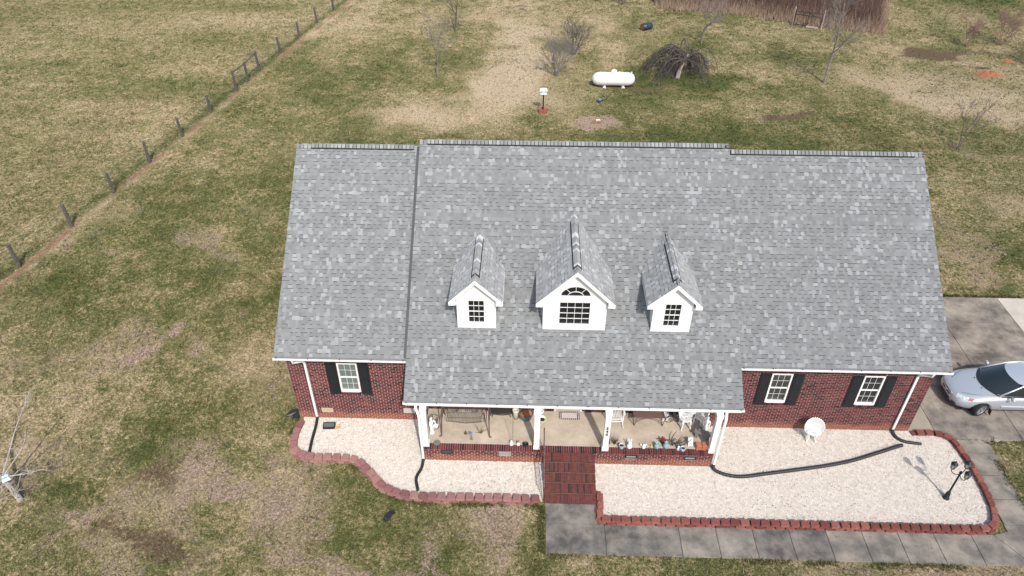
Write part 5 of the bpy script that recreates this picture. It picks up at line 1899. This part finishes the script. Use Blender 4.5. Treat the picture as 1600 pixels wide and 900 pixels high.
# greenhouse: windscreen, roof, side glass, rear screen
def arcrow(x, xm, w, z, zm, n=9):
    """a row across the car, bowed forward in the middle and crowned"""
    return [(x + (xm - x) * (1 - (2 * i / (n - 1) - 1) ** 2), w * (2 * i / (n - 1) - 1), z + (zm - z) * (1 - (2 * i / (n - 1) - 1) ** 2)) for i in range(n)]
ws0 = arcrow(1.50, 1.16, .74, .955, .975)
ws1 = arcrow(1.86, 1.56, .68, 1.16, 1.20)
ws2 = arcrow(2.22, 1.98, .60, 1.36, 1.41)
grid_part('windscreen', [ws0, ws1, ws2], car_glass, True)
cowl = arcrow(1.42, 1.06, .77, .945, .968)
grid_part('cowl', [[(p[0], p[1], p[2] + .006) for p in cowl], [(p[0], p[1], p[2] + .010) for p in ws0]], trim_black, True)
r0 = [(p[0] - .03, p[1] * 1.03, p[2] + .004) for p in ws2]
r1 = arcrow(2.75, 2.70, .635, 1.40, 1.465)
r2 = arcrow(3.30, 3.28, .60, 1.385, 1.44)
r3 = arcrow(3.62, 3.66, .56, 1.34, 1.38)
grid_part('roof', [r0, r1, r2, r3], paint, True)
b1 = arcrow(4.12, 4.28, .68, 1.05, 1.08)
grid_part('rear_window', [r3, b1], car_glass, True)
for s in (-1, 1):
    def P(x, y, z):
        return (x, s * y, z)
    # side glass
    grid_part('side_window', [[P(1.62, .785, .985), P(2.35, .80, .985), P(2.36, .80, .985)], [P(2.22, .655, 1.33), P(2.36, .665, 1.355), P(2.37, .665, 1.355)]], car_glass, s < 0, 0)
    grid_part('side_window', [[P(2.43, .80, .985), P(3.30, .80, .995)], [P(2.44, .668, 1.36), P(3.25, .645, 1.355)]], car_glass, s < 0, 0)
    grid_part('side_window', [[P(3.38, .80, .997), P(3.85, .77, 1.0)], [P(3.33, .643, 1.352), P(3.58, .60, 1.32)]], car_glass, s < 0, 0)
    # pillars and rails
    pl_ = MB()
    pl_.tube([P(1.46, .765, .945), P(1.88, .705, 1.17), P(2.26, .635, 1.375), P(2.75, .665, 1.405), P(3.30, .635, 1.39), P(3.64, .585, 1.34), P(4.15, .71, 1.03)], [.035, .032, .034, .03, .03, .035, .05], 8)
    pl_.build('pillar', paint, car, True)
    MB().tube([P(2.395, .805, .98), P(2.40, .67, 1.365)], .03, 6).build('door_post', trim_black, car)
    MB().tube([P(1.55, .815, .962), P(2.5, .825, .972), P(3.4, .82, .985), P(3.95, .78, .99)], .02, 6).build('belt_moulding', trim_black, car)
    MB().box(1.62, 2.62, s * .905 - .02, s * .905 + .02, .52, .565).build('door_moulding', paint, car)
    MB().box(2.68, 3.40, s * .905 - .02, s * .905 + .02, .53, .575).build('door_moulding', paint, car)
    # mirror
    mm = MB()
    mm.lathe([(.0, -.11), (.06, -.10), (.085, -.03), (.085, .05), (.06, .09), (0, .10)], n=12, M=Matrix.Translation((1.82, s * 1.0, 1.02)) @ Matrix.Rotation(R(90), 4, 'X') @ Matrix.Diagonal((.75, .85, 1, 1)))
    mm.tube([P(1.80, .83, .985), P(1.82, .92, 1.0)], .03, 6)
    mm.build('mirror', paint, car, True)
    MB().tube([P(2.40, .915, .83), P(2.58, .915, .835)], .018, 6).build('door_handle', paint, car, True)
    # headlight and indicator following the corner of the nose
    q = MB()
    top = [P(.20, .40, .715), P(.30, .53, .735), P(.43, .64, .75), P(.60, .735, .765)]
    low = [P(.115, .47, .625), P(.19, .60, .635), P(.31, .705, .65), P(.50, .80, .685)]
    off = Vector((-.012, s * .012, .018))
    q.add([tuple(Vector(p) + off) for p in top + low], [((i, i + 1, i + 5, i + 4) if s > 0 else (i + 4, i + 5, i + 1, i)) for i in range(3)])
    hl = q.build('headlight', mat('headlight_lens', lin(150, 158, 166), .12, color2=lin(226, 230, 234), cscale=14, spec=.7), car)
    q = MB()
    a, b, c, d = (Vector(p) + off * 1.15 for p in (P(.50, .69, .757), P(.64, .765, .765), P(.56, .825, .70), P(.42, .765, .67)))
    q.add([a, b, c, d], [(0, 1, 2, 3) if s > 0 else (3, 2, 1, 0)])
    q.build('indicator', mat('amber_lens', lin(176, 116, 100), .2), hl)
# grille, emblem, bumper openings, bonnet shut lines
g = MB()
from mathutils.bvhtree import BVHTree
_bm = bmesh.new()
_bm.from_mesh(car_body.data)
_bvh = BVHTree.FromBMesh(_bm)
_bm.free()
def nose(y, z, out=.012):
    h_ = _bvh.ray_cast(Vector((-1, y, z)), Vector((1, 0, 0)))[0]
    if h_ is not None:
        return (h_.x - out, y, z)
    return nose_guess(y, z, out)
def nose_guess(y, z, out=.012):
    """point on the nose skin for a given half width"""
    x = .02 + .30 * (abs(y) / .62) ** 2.2 + max(0, (z - .56)) * .75
    return (x - out, y, z)
n = 10
ys = [-.30 + .6 * i / n for i in range(n + 1)]
g.add([nose(y, .645 - .01 * abs(y) / .3, .012) for y in ys] + [nose(y, .50, .012) for y in ys], [(i, i + 1, n + 2 + i, n + 1 + i) for i in range(n)])
gr = g.build('grille', trim_black, car)
c = MB()
c.tube([nose(y, .645 - .01 * abs(y) / .3, .012) for y in ys], .016, 6)
c.tube([nose(y, .50, .012) for y in ys], .012, 6)
c.build('grille_surround', alloy, gr, True)
e = nose(0, .575, .03)
MB().lathe([(0, 0), (.06, 0), (.06, .012), (.05, .014), (0, .012)], n=18, M=Matrix.Translation(e) @ Matrix.Rotation(R(-68), 4, 'Y') @ Matrix.Diagonal((.62, 1, 1, 1))).build('emblem', alloy, gr, True)
for (ya, yb) in ((-.34, .34), (.44, .62), (-.62, -.44)):
    ys2 = [ya + (yb - ya) * i / 6 for i in range(7)]
    MB().add([nose(y, .42, .008) for y in ys2] + [nose(y, .33, .008) for y in ys2], [(i, i + 1, 8 + i, 7 + i) for i in range(6)]).build('air_intake', trim_black, car)
bl_ = MB()
for s in (-1, 1):
    bl_.tube(bez([(.30, s * .40, .765), (.7, s * .64, .878), (1.15, s * .70, .946), (1.42, s * .76, .965)], 6), .006, 4)
bl_.build('bonnet_seam', trim_black, car)
for y in (-.32, .22):
    MB().lathe([(0, .0), (.022, .0), (.015, .02), (0, .025)], (1.0 + .1 * abs(y), y, .937), 8).build('washer_jet', trim_black, car)
# wheels
def wheel(x, s, turn):
    M = Matrix.Translation((x, s * .80, .325)) @ Matrix.Rotation(turn, 4, 'Z') @ Matrix.Rotation(R(90) * s, 4, 'X')
    w_ = MB().lathe([(.22, -.10), (.29, -.105), (.32, -.08), (.325, -.05), (.325, .05), (.32, .08), (.29, .105), (.22, .10)], n=30, M=M, caps=False).build('wheel', rubber, car, True)
    r_ = MB()
    r_.lathe([(.22, -.08), (.225, -.10), (.205, -.09), (.20, -.03), (.0, -.03)], n=26, M=M)
    for k in range(5):
        a = k * 2 * math.pi / 5
        u = Vector((math.cos(a), math.sin(a), 0))
        v = Vector((-math.sin(a), math.cos(a), 0))
        pts = [u * .03 + v * .035 + Vector((0, 0, -.09)), u * .03 - v * .035 + Vector((0, 0, -.09)), u * .21 - v * .025 + Vector((0, 0, -.085)), u * .21 + v * .025 + Vector((0, 0, -.085)),
               u * .03 + v * .035 + Vector((0, 0, -.03)), u * .03 - v * .035 + Vector((0, 0, -.03)), u * .21 - v * .025 + Vector((0, 0, -.03)), u * .21 + v * .025 + Vector((0, 0, -.03))]
        r_.add([M @ p for p in pts], [(0, 1, 2, 3), (3, 2, 1, 0), (0, 4, 5, 1), (1, 5, 6, 2), (2, 6, 7, 3), (3, 7, 4, 0)])
    r_.lathe([(.05, -.095), (.045, -.105), (0, -.107)], n=12, M=M)
    r_.build('rim', alloy, w_)
for x in (.97, 3.70):
    for s in (-1, 1):
        wheel(x, s, R(22) if x < 2 else 0)
for s in (-1, 1):
    MB().add([(1.32, s * .78, .36), (1.32, s * .93, .36), (1.36, s * .93, .10), (1.36, s * .78, .10), (1.345, s * .78, .36), (1.345, s * .93, .36), (1.385, s * .93, .10), (1.385, s * .78, .10)],
             [(0, 1, 2, 3), (7, 6, 5, 4), (0, 3, 7, 4), (1, 5, 6, 2), (3, 2, 6, 7), (0, 4, 5, 1)]).build('mud_flap', trim_black, car)
MB().box(.35, 4.4, -.72, .72, .16, .24).build('underbody', trim_black, car)

# ================================================================ back yard
tank_w = mat('tank_white', (.80, .80, .79), .4, nscale=3, nvar=.03)
t = thing('propane_tank', 'long white propane tank lying on two saddles in the back yard', 'gas tank', (6.05, 32.05, 0))
prof = [(.0, -1.52), (.16, -1.50), (.30, -1.42), (.41, -1.28), (.46, -1.10), (.47, -1.0), (.47, 1.0), (.46, 1.10), (.41, 1.28), (.30, 1.42), (.16, 1.50), (0, 1.52)]
MB().lathe(prof, (0, 0, .56), 28, Matrix.Rotation(R(90), 4, 'Y')).build('vessel', tank_w, t, True)
MB().lathe([(.21, 1.0), (.22, 1.10), (.20, 1.17), (.12, 1.23), (0, 1.25)], n=18).build('dome', tank_w, t, True)
for x in (-.62, .72):
    MB().box(x - .04, x + .04, -.28, .28, .05, .28).box(x - .11, x + .11, -.33, .33, 0, .05).build('saddle', tank_w, t)
for x in (.42, 1.25):
    MB().tube([(x, 0, .98), (x, 0, 1.09)], .03, 8).tube([(x - .06, 0, 1.07), (x + .06, 0, 1.07)], .02, 6).build('fitting', tank_w, t)

red_paint = mat('red_paint', lin(156, 92, 84), .7, nscale=8, nvar=.2)
t = thing('bird_feeder', 'white bird feeder on a black pole set in a red tub', 'bird feeder', (1.02, 27.5, 0))
MB().add([(-.26, -.22, 0), (.26, -.22, 0), (.26, .22, 0), (-.26, .22, 0), (-.30, -.25, .26), (.30, -.25, .26), (.30, .25, .26), (-.30, .25, .26), (-.24, -.19, .20), (.24, -.19, .20), (.24, .19, .20), (-.24, .19, .20)],
         [(0, 1, 5, 4), (1, 2, 6, 5), (2, 3, 7, 6), (3, 0, 4, 7), (4, 5, 9, 8), (5, 6, 10, 9), (6, 7, 11, 10), (7, 4, 8, 11), (8, 9, 10, 11)]).build('tub', red_paint, t)
MB().box(-.045, .045, -.045, .045, .15, 1.30).build('pole', trim_black, t)
MB().box(-.22, .22, -.17, .17, 1.30, 1.34).build('tray', tank_w, t)
MB().box(-.12, .12, -.10, .10, 1.34, 1.55).build('hopper', tank_w, t)
MB().add([(-.25, -.20, 1.55), (.25, -.20, 1.55), (.25, .20, 1.55), (-.25, .20, 1.55), (-.20, 0, 1.69), (.20, 0, 1.69)], [(0, 1, 5, 4), (1, 2, 5), (2, 3, 4, 5), (3, 0, 4), (3, 2, 1, 0)]).build('roof', tank_w, t)
t = thing('water_hydrant', 'small blue green water outlet box with a black hose in the back yard', 'hydrant', (4.9, 29.2, 0))
MB().lathe([(.12, 0), (.13, .18), (.15, .20), (.15, .25), (.08, .27), (0, .27)], n=14).build('box', mat('blue_green', lin(96, 130, 130), .5), t, True)
MB().tube(bez([(.1, .05, .12), (.3, .35, .03), (.55, .55, .03), (.62, 1.0, .03)], 6), .025, 6).build('hose', black_plastic, t, True)
MB().box(-.16, .2, -.12, .1, 0, .012).build('splash_pad', greystone, t)
t = MB().box(-.14, .14, -.07, .07, 0, .08).build('concrete_block', mat('pale_block', lin(214, 196, 180), .8, nvar=.15), None, label='pale concrete block on the red clay spot in the bare circle', category='block')
t.location = (4.62, 26.3, 0)
t.rotation_euler = (0, 0, .15)
t = thing('barrel', 'dark blue barrel lying on its side at the far end of the yard', 'barrel', (9.85, 44.3, 0), R(32))
prof = [(0, -.46), (.27, -.46), (.285, -.45), (.30, -.2), (.31, -.18), (.31, -.14), (.30, -.12), (.30, .12), (.31, .14), (.31, .18), (.30, .2), (.285, .45), (.27, .46), (0, .46)]
MB().lathe(prof, (0, 0, .30), 20, Matrix.Rotation(R(90), 4, 'Y')).build('drum', mat('barrel_blue', lin(44, 54, 64), .45, nscale=4, nvar=.2), t, True)
MB().lathe([(.0, -.005), (.26, -.005), (.26, .005), (0, .005)], (-.468, 0, .30), 20, Matrix.Rotation(R(90), 4, 'Y')).build('rusty_end', mat('rust', lin(120, 76, 58), .8, nvar=.2), t)

def mound(loc, rx, ry, h, label):
    n_, k_ = 26, 7
    vs_, fs_ = [], []
    rr_ = random.Random(3)
    for i in range(k_ + 1):
        for j in range(n_):
            a = 2 * math.pi * j / n_
            w = 1 + .22 * math.sin(3 * a + 1) + .12 * math.sin(7 * a)
            f = i / k_
            vs_.append((rx * f * w * math.cos(a), ry * f * w * math.sin(a), h * (1 - f * f) * (1 + .3 * math.sin(5 * a + i)) * (.8 + .4 * rr_.random()) - .03))
    for i in range(k_):
        for j in range(n_):
            a0, b0 = i * n_ + j, i * n_ + (j + 1) % n_
            fs_.append((a0, b0, b0 + n_, a0 + n_))
    o = MB().add(vs_, fs_).build('clay_mound', mat('orange_clay', lin(164, 110, 80), .95, color2=lin(140, 90, 64), cscale=4, nscale=12, nvar=.25, bump=.6, bscale=20), None, True, label=label, category='clay mound', group='clay mounds at the right')
    o.location = loc
mound((34.1, 35.0, -.02), 1.25, .55, .30, 'bright orange clay mound on dark ground at the right')
mound((36.9, 37.9, -.02), .55, .3, .18, 'smaller orange clay mound by the grey bush')

# ---- the pasture fence: wooden posts, a braced bay, wires
wood = mat('grey_wood', lin(72, 68, 62), .9, color2=lin(98, 93, 86), cscale=8, nscale=20, nvar=.25, bump=.5, bscale=40)
fence = thing('pasture_fence', 'old wire fence with grey wooden posts along the red clay strip', 'fence')
FP = [(-25.05, 5.5), (-24.26, 9.18), (-23.5, 12.69), (-22.9, 16.16), (-22.40, 19.7), (-21.78, 23.2), (-21.2, 26.7), (-20.69, 30.4), (-20.43, 32.2), (-20.18, 34.1), (-19.66, 37.8), (-19.17, 41.7), (-18.55, 45.3), (-17.85, 48.6), (-17.1, 52.0), (-16.3, 55.6)]
tops = []
for i, (x, y) in enumerate(FP):
    brace = 7 <= i <= 9
    h = (1.45 if brace else 1.28) + random.uniform(-.08, .08)
    dxl, dyl = random.gauss(-.03, .04), random.gauss(0, .04)
    tp = (x + dxl, y + dyl, h)
    r_ = .10 if brace else random.uniform(.085, .10)
    MB().tube([(x, y, -.1), ((x + tp[0]) / 2, (y + tp[1]) / 2, h / 2), tp], [r_, r_ * .95, r_ * .88], 9).build('post', wood, fence)
    tops.append(Vector(tp))
for a, b in ((7, 8), (8, 9)):
    MB().tube([tops[a] - Vector((0, 0, .12)), tops[b] - Vector((0, 0, .12))], .055, 8).build('rail', wood, fence)
wirem = mat('fence_wire', lin(112, 106, 98), .6, metal=.4)
for z in (.15, .4, .65, .9, 1.15):
    MB().tube([(x + .06, y, z + random.uniform(-.02, .02)) for (x, y) in FP], .008, 4).build('wire', wirem, fence)

# ---- old metal gate leaning in the brush
t = thing('metal_gate', 'rusty tubular gate between pale posts at the edge of the brush', 'gate', (22.65, 45.75, 0), R(-24))
rustm = mat('gate_rust', lin(44, 36, 34), .7, nscale=10, nvar=.2)
for z in (.18, 1.0, 1.28):
    MB().tube([(0, 0, z), (2.15, 0, z)], .035, 6).build('rail', rustm, t)
for x in (0, 1.07, 2.15):
    MB().tube([(x, 0, .1), (x, 0, 1.3)], .035, 6).build('upright', rustm, t)
for x in (-.12, 2.28):
    MB().tube([(x, .1, -.1), (x, .12, 1.6)], .04, 7).build('post', mat('pale_post', lin(176, 162, 148), .9, nvar=.2), t)
MB().box(1.05, 2.0, -.05, .02, .05, .2).build('board', mat('pale_post', lin(176, 162, 148), .9), t)

# ================================================================ bare trees and shrubs
bark = mat('bark_grey', lin(112, 104, 98), .9, color2=lin(142, 134, 126), cscale=7, nscale=30, nvar=.25, bump=.4, bscale=60)
bark_dark = mat('bark_dark', lin(82, 74, 70), .9, color2=lin(110, 102, 98), cscale=6, nscale=30, nvar=.25)
bark_red = mat('bark_red', lin(150, 118, 106), .9, color2=lin(130, 106, 96), cscale=6, nvar=.2)
bark_pale = mat('bark_pale', lin(142, 134, 126), .9, color2=lin(178, 170, 162), cscale=9, nscale=30, nvar=.25, bump=.4, bscale=60)

class Tree:
    def __init__(s, seed, minr=.006):
        s.r = random.Random(seed)
        s.trunk, s.crown = MB(), MB()
        s.minr = minr
    def limb(s, p, d, ln, r, lvl, maxl, kids, ang, up, jit, target):
        n = 5
        pts, rs = [Vector(p)], [r]
        d = d.normalized()
        for i in range(n):
            d = (d + Vector((s.r.gauss(0, jit), s.r.gauss(0, jit), s.r.gauss(0, jit) + up))).normalized()
            pts.append(pts[-1] + d * ln / n)
            rs.append(max(s.minr * .6, r * (1 - .72 * (i + 1) / n)))
        target.tube(pts, rs, 7 if lvl == 0 else (5 if lvl == 1 else 3), caps=False)
        if lvl >= maxl:
            return
        k = kids[min(lvl, len(kids) - 1)]
        for i in range(k):
            f = s.r.uniform(.25 if lvl else .3, 1.0)
            j = min(n - 1, int(f * n))
            q = pts[j] + (pts[j + 1] - pts[j]) * (f * n - j)
            t_ = (pts[j + 1] - pts[j]).normalized()
            o_ = t_.orthogonal()
            o_.rotate(Matrix.Rotation(s.r.uniform(0, 6.283), 3, t_))
            a = ang * s.r.uniform(.6, 1.3)
            nd = t_ * math.cos(a) + o_ * math.sin(a)
            s.limb(q, nd, ln * s.r.uniform(.38, .62) * (1.15 - .4 * f), max(s.minr, rs[j] * s.r.uniform(.5, .7)), lvl + 1, maxl, kids, ang, up, jit, s.crown)

def tree(loc, label, m, seed, h, r, kids, maxl=3, lean=(0, 0), ang=.7, up=.06, jit=.07, minr=.008, stems=1, spread=.3, name='bare_tree', cat='tree', group='bare trees in the back yard'):
    t = thing(name, label, cat, (loc[0], loc[1], -.02), 0, group)
    T_ = Tree(seed, minr)
    for k in range(stems):
        a = 6.283 * k / stems + T_.r.random()
        d = Vector((lean[0] + (spread * math.cos(a) if stems > 1 else 0), lean[1] + (spread * math.sin(a) if stems > 1 else 0), 1))
        T_.limb((.05 * math.cos(a) if stems > 1 else 0, .05 * math.sin(a) if stems > 1 else 0, 0), d, h * (T_.r.uniform(.75, 1.05) if stems > 1 else 1), r * (T_.r.uniform(.7, 1) if stems > 1 else 1), 0, maxl, kids, ang, up, jit, T_.trunk)
    T_.trunk.build('trunk', m, t, True)
    T_.crown.build('crown', m, t, True)
    return t
tree((-6.29, 43.2), 'tall thin bare sapling nearest the top edge, left of the sandy track', bark_dark, 1, 4.4, .075, (12, 7, 4), 3, ang=.55, minr=.010)
tree((-6.73, 33.4), 'thin bare sapling in a dark mulch ring nearest the house on the left lawn', bark, 2, 3.4, .05, (11, 6, 3), 3, ang=.6, minr=.008)
tree((2.08, 33.8), 'grey vase shaped bare shrub nearest the bird feeder', bark, 3, 2.5, .04, (8, 6, 4), 3, ang=.5, minr=.0065, stems=7, spread=.38, name='bare_shrub', cat='shrub', group='bare shrubs in the back yard')
tree((3.5, 38.2), 'darker bare shrub behind the grey vase shaped one', bark_dark, 4, 2.4, .045, (7, 6, 3), 3, (.1, 0), ang=.5, minr=.007, stems=7, spread=.35, name='bare_shrub', cat='shrub', group='bare shrubs in the back yard')
tree((13.93, 41.1), 'bare twiggy tree right behind the weeping tree', bark, 6, 3.6, .06, (12, 8, 4), 3, ang=.6, minr=.008)
tree((21.45, 33.2), 'slender bare tree with long side branches before the rusty gate', bark, 7, 5.2, .085, (14, 8, 4), 3, ang=.62, minr=.009, jit=.045)
tree((26.5, 23.0), 'small leaning bare tree near the right roof corner', bark_dark, 8, 2.6, .05, (6, 4, 2), 3, (.08, 0), ang=.42, minr=.009, stems=2, spread=.12)
tree((35.3, 41.2), 'small reddish bare bush left of its twin by the dark ground', bark_red, 9, 1.9, .035, (8, 7, 4), 3, ang=.55, minr=.007, stems=4, spread=.3, name='bare_shrub', cat='shrub', group='bare shrubs in the back yard')
tree((38.3, 41.6), 'larger reddish bare bush near the right edge of the yard', bark_red, 10, 2.2, .035, (9, 7, 4), 3, ang=.6, minr=.007, stems=5, spread=.4, name='bare_shrub', cat='shrub', group='bare shrubs in the back yard')
tree((38.9, 37.6), 'grey bare bush cut off by the right edge of the picture', bark_dark, 11, 1.8, .04, (9, 7, 4), 3, ang=.7, minr=.009, stems=6, spread=.6, name='bare_shrub', cat='shrub', group='bare shrubs in the back yard')
for k, (x, y, h) in enumerate(((8.6, 51.5, 2.2),)):
    tree((x, y), 'pinkish bare bush at the top edge left of the brush', bark_red, 40 + k, h, .04, (9, 7, 4), 3, ang=.6, minr=.008, stems=6, spread=.5, name='bare_shrub', cat='shrub', group='bare shrubs in the back yard')

# the weeping tree, a low mound of hanging twigs
t = thing('weeping_tree', 'low dark weeping tree with twigs hanging to the green grass', 'tree', (11.0, 33.9, -.02), 0, 'bare trees in the back yard')
T_ = Tree(5, .009)
rr = random.Random(55)
T_.trunk.tube(bez([(-.1, -.25, 0), (.05, 0, .6), (.35, .3, 1.1), (.6, .4, 1.6)], 5), [.15] * 5 + [.12] * 5 + [.09] * 5 + [.07], 8)
for k in range(40):
    a = rr.uniform(0, 6.283)
    reach = rr.uniform(1.2, 2.9) * (1.15 if math.cos(a) < 0 else .9)
    top = rr.uniform(.9, 2.4)
    f = rr.random()
    p0 = Vector((.05, 0, .6)).lerp(Vector((.6, .4, 1.6)), f)
    c, d = math.cos(a), math.sin(a)
    end = rr.uniform(.02, .6)
    P4 = bez([p0, p0 + Vector((c * reach * .25, d * reach * .25, (top - p0.z) * .75)), p0 + Vector((c * reach * .55, d * reach * .55, top - p0.z)),
              (p0.x + c * reach * .85, p0.y + d * reach * .85, top * .62), (p0.x + c * reach * 1.05, p0.y + d * reach * 1.05, end)], 4)
    m_ = len(P4)
    T_.crown.tube(P4, [.05 * (1 - i / m_ * .8) for i in range(m_)], 5, False)
    for q in range(20):
        i = rr.randrange(2, m_ - 1)
        s0 = P4[i]
        da = a + rr.gauss(0, .9)
        l = rr.uniform(.3, .9)
        drop = min(s0.z - .03, rr.uniform(.5, 1.6))
        T_.crown.tube([s0, s0 + Vector((math.cos(da) * l * .5, math.sin(da) * l * .5, rr.uniform(-.05, .12))), s0 + Vector((math.cos(da) * l * .8, math.sin(da) * l * .8, -drop * .45)), s0 + Vector((math.cos(da) * l, math.sin(da) * l, -drop))],
                      [.013, .011, .008, .005], 3, False)
T_.trunk.build('trunk', bark_pale, t, True)
T_.crown.build('crown', mat('bark_weeping', lin(66, 61, 57), .9, color2=lin(94, 88, 82), cscale=5, nvar=.2), t, True)

# the pruned tree by the left edge, with a pale blue tag hung in it
t = thing('pruned_tree', 'pale pruned tree with few long shoots at the left edge', 'tree', (-16.68, -3.97, -.02), 0)
tk, cr = MB(), MB()
A = Vector((-.55, .35, .75))
tk.tube(bez([(0, 0, 0), (-.22, .15, .4), A, (-1.1, .75, 1.4), (-1.3, 1.0, 2.1)], 5), [.095] * 5 + [.08] * 5 + [.06] * 5 + [.05] * 5 + [.03], 9)
shoots = [([A, (-.35, .75, 1.3), (.0, 1.3, 2.2), (.45, 1.9, 3.1)], .045), ([A, (-.2, .5, 1.15), (.25, .8, 1.7), (.6, .9, 2.3)], .035), ([A, (-.1, .3, .95), (.5, .25, 1.15), (1.15, .3, 1.35)], .035),
          ([(-1.1, .75, 1.4), (-1.5, 1.4, 1.9), (-1.8, 1.8, 2.8)], .035), ([(-.5, .3, .7), (-.7, -.3, 1.0), (-.6, -.8, 1.3)], .03), ([A, (-.9, .1, 1.1), (-1.4, -.3, 1.6)], .035),
          ([(-.3, .2, .5), (.1, -.2, .55), (.5, -.35, .6)], .02), ([(-.45, .3, .65), (-.5, -.1, .6), (-.3, -.45, .55)], .02)]
rr = random.Random(12)
for pts, r_ in shoots:
    P4 = bez(pts, 6)
    cr.tube(P4, [.8 * r_ * (1 - .75 * i / len(P4)) for i in range(len(P4))], 6, False)
    for q in range(13):
        i = rr.randrange(2, len(P4))
        s0 = P4[i]
        dv = Vector((rr.gauss(0, 1), rr.gauss(0, 1), rr.gauss(.5, .6))).normalized() * rr.uniform(.15, .6)
        cr.tube([s0, s0 + dv * .5 + Vector((0, 0, .02)), s0 + dv], [.016, .012, .006], 4, False)
tk.build('trunk', bark_pale, t, True)
cr.build('crown', bark_pale, t, True)
t = thing('plastic_bag', 'pale blue and white plastic bag caught in the pruned tree', 'plastic bag', (-16.98, -3.72, .80), R(35))
MB().add([(-.13, -.1, 0), (.13, -.12, .02), (.15, .12, .06), (-.12, .11, .03), (-.1, -.07, .13), (.1, -.09, .16), (.12, .08, .17), (-.09, .08, .13)],
         [(3, 2, 1, 0), (4, 5, 6, 7), (0, 1, 5, 4), (1, 2, 6, 5), (2, 3, 7, 6), (3, 0, 4, 7)]).build('sheet', mat('blue_white_plastic', lin(150, 205, 226), .4, color2=lin(232, 238, 240), cscale=16), t)

# ---- the thicket of dead brush at the back
def brush():
    poly = [(11.9, 50.6), (15.7, 49.5), (20.0, 48.4), (22.5, 46.4), (24.9, 45.6), (27, 44.6), (29.5, 43.8), (33.5, 54.0), (36, 62), (10.5, 62)]
    n = 30000
    x, y = rng.uniform(10, 36, n * 2), rng.uniform(43, 62, n * 2)
    k = inside(poly, x + rng.normal(0, .25, n * 2), y + rng.normal(0, .25, n * 2))
    x, y = x[k], y[k]
    n = len(x)
    # distance to the near edge decides how tall and how pale the growth is
    ey = np.interp(x, [10, 11.9, 15.7, 20, 22.5, 25, 29.5, 33.5], [52, 50.6, 49.5, 48.4, 46.4, 45.6, 43.8, 54])
    dist = np.clip((y - ey) / 2.2, 0, 1)
    V, C = [], []
    pal = np.array([lin(112, 88, 80), lin(96, 76, 70), lin(128, 104, 94), lin(84, 68, 66)])
    pal2 = np.array([lin(172, 150, 130), lin(150, 128, 112), lin(184, 164, 142)])
    for q in range(3):
        a = rng.uniform(0, 6.28, n)
        h = (0.45 + 1.05 * dist) * rng.uniform(.6, 1.25, n)
        ln = rng.uniform(.08, .5, n) * h
        w = rng.uniform(.012, .03, n)
        b = rng.uniform(0, 6.28, n)
        ox, oy = rng.normal(0, .08, n), rng.normal(0, .08, n)
        p0 = np.stack([x + ox - np.cos(b) * w, y + oy - np.sin(b) * w, 0 * x - .05], -1)
        p1 = np.stack([x + ox + np.cos(b) * w, y + oy + np.sin(b) * w, 0 * x - .05], -1)
        p2 = np.stack([x + ox + np.cos(a) * ln, y + oy + np.sin(a) * ln, h], -1)
        V.append(np.stack([p0, p1, p2], 1).reshape(-1, 3))
        c1, c2 = pal[rng.integers(0, 4, n)], pal2[rng.integers(0, 3, n)]
        f = (rng.random(n) > dist * .92 + .04)[:, None]
        C.append(np.repeat(np.where(f, c2, c1), 3, 0))
    V = np.concatenate(V)
    bulk('dead_brush', V, np.arange(len(V)).reshape(-1, 3), np.concatenate(C), mat('brush_stems', attr=True, rough=.9, spec=.1), kind='stuff', label='thicket of dead brown brush at the back of the yard', category='brush')
brush()
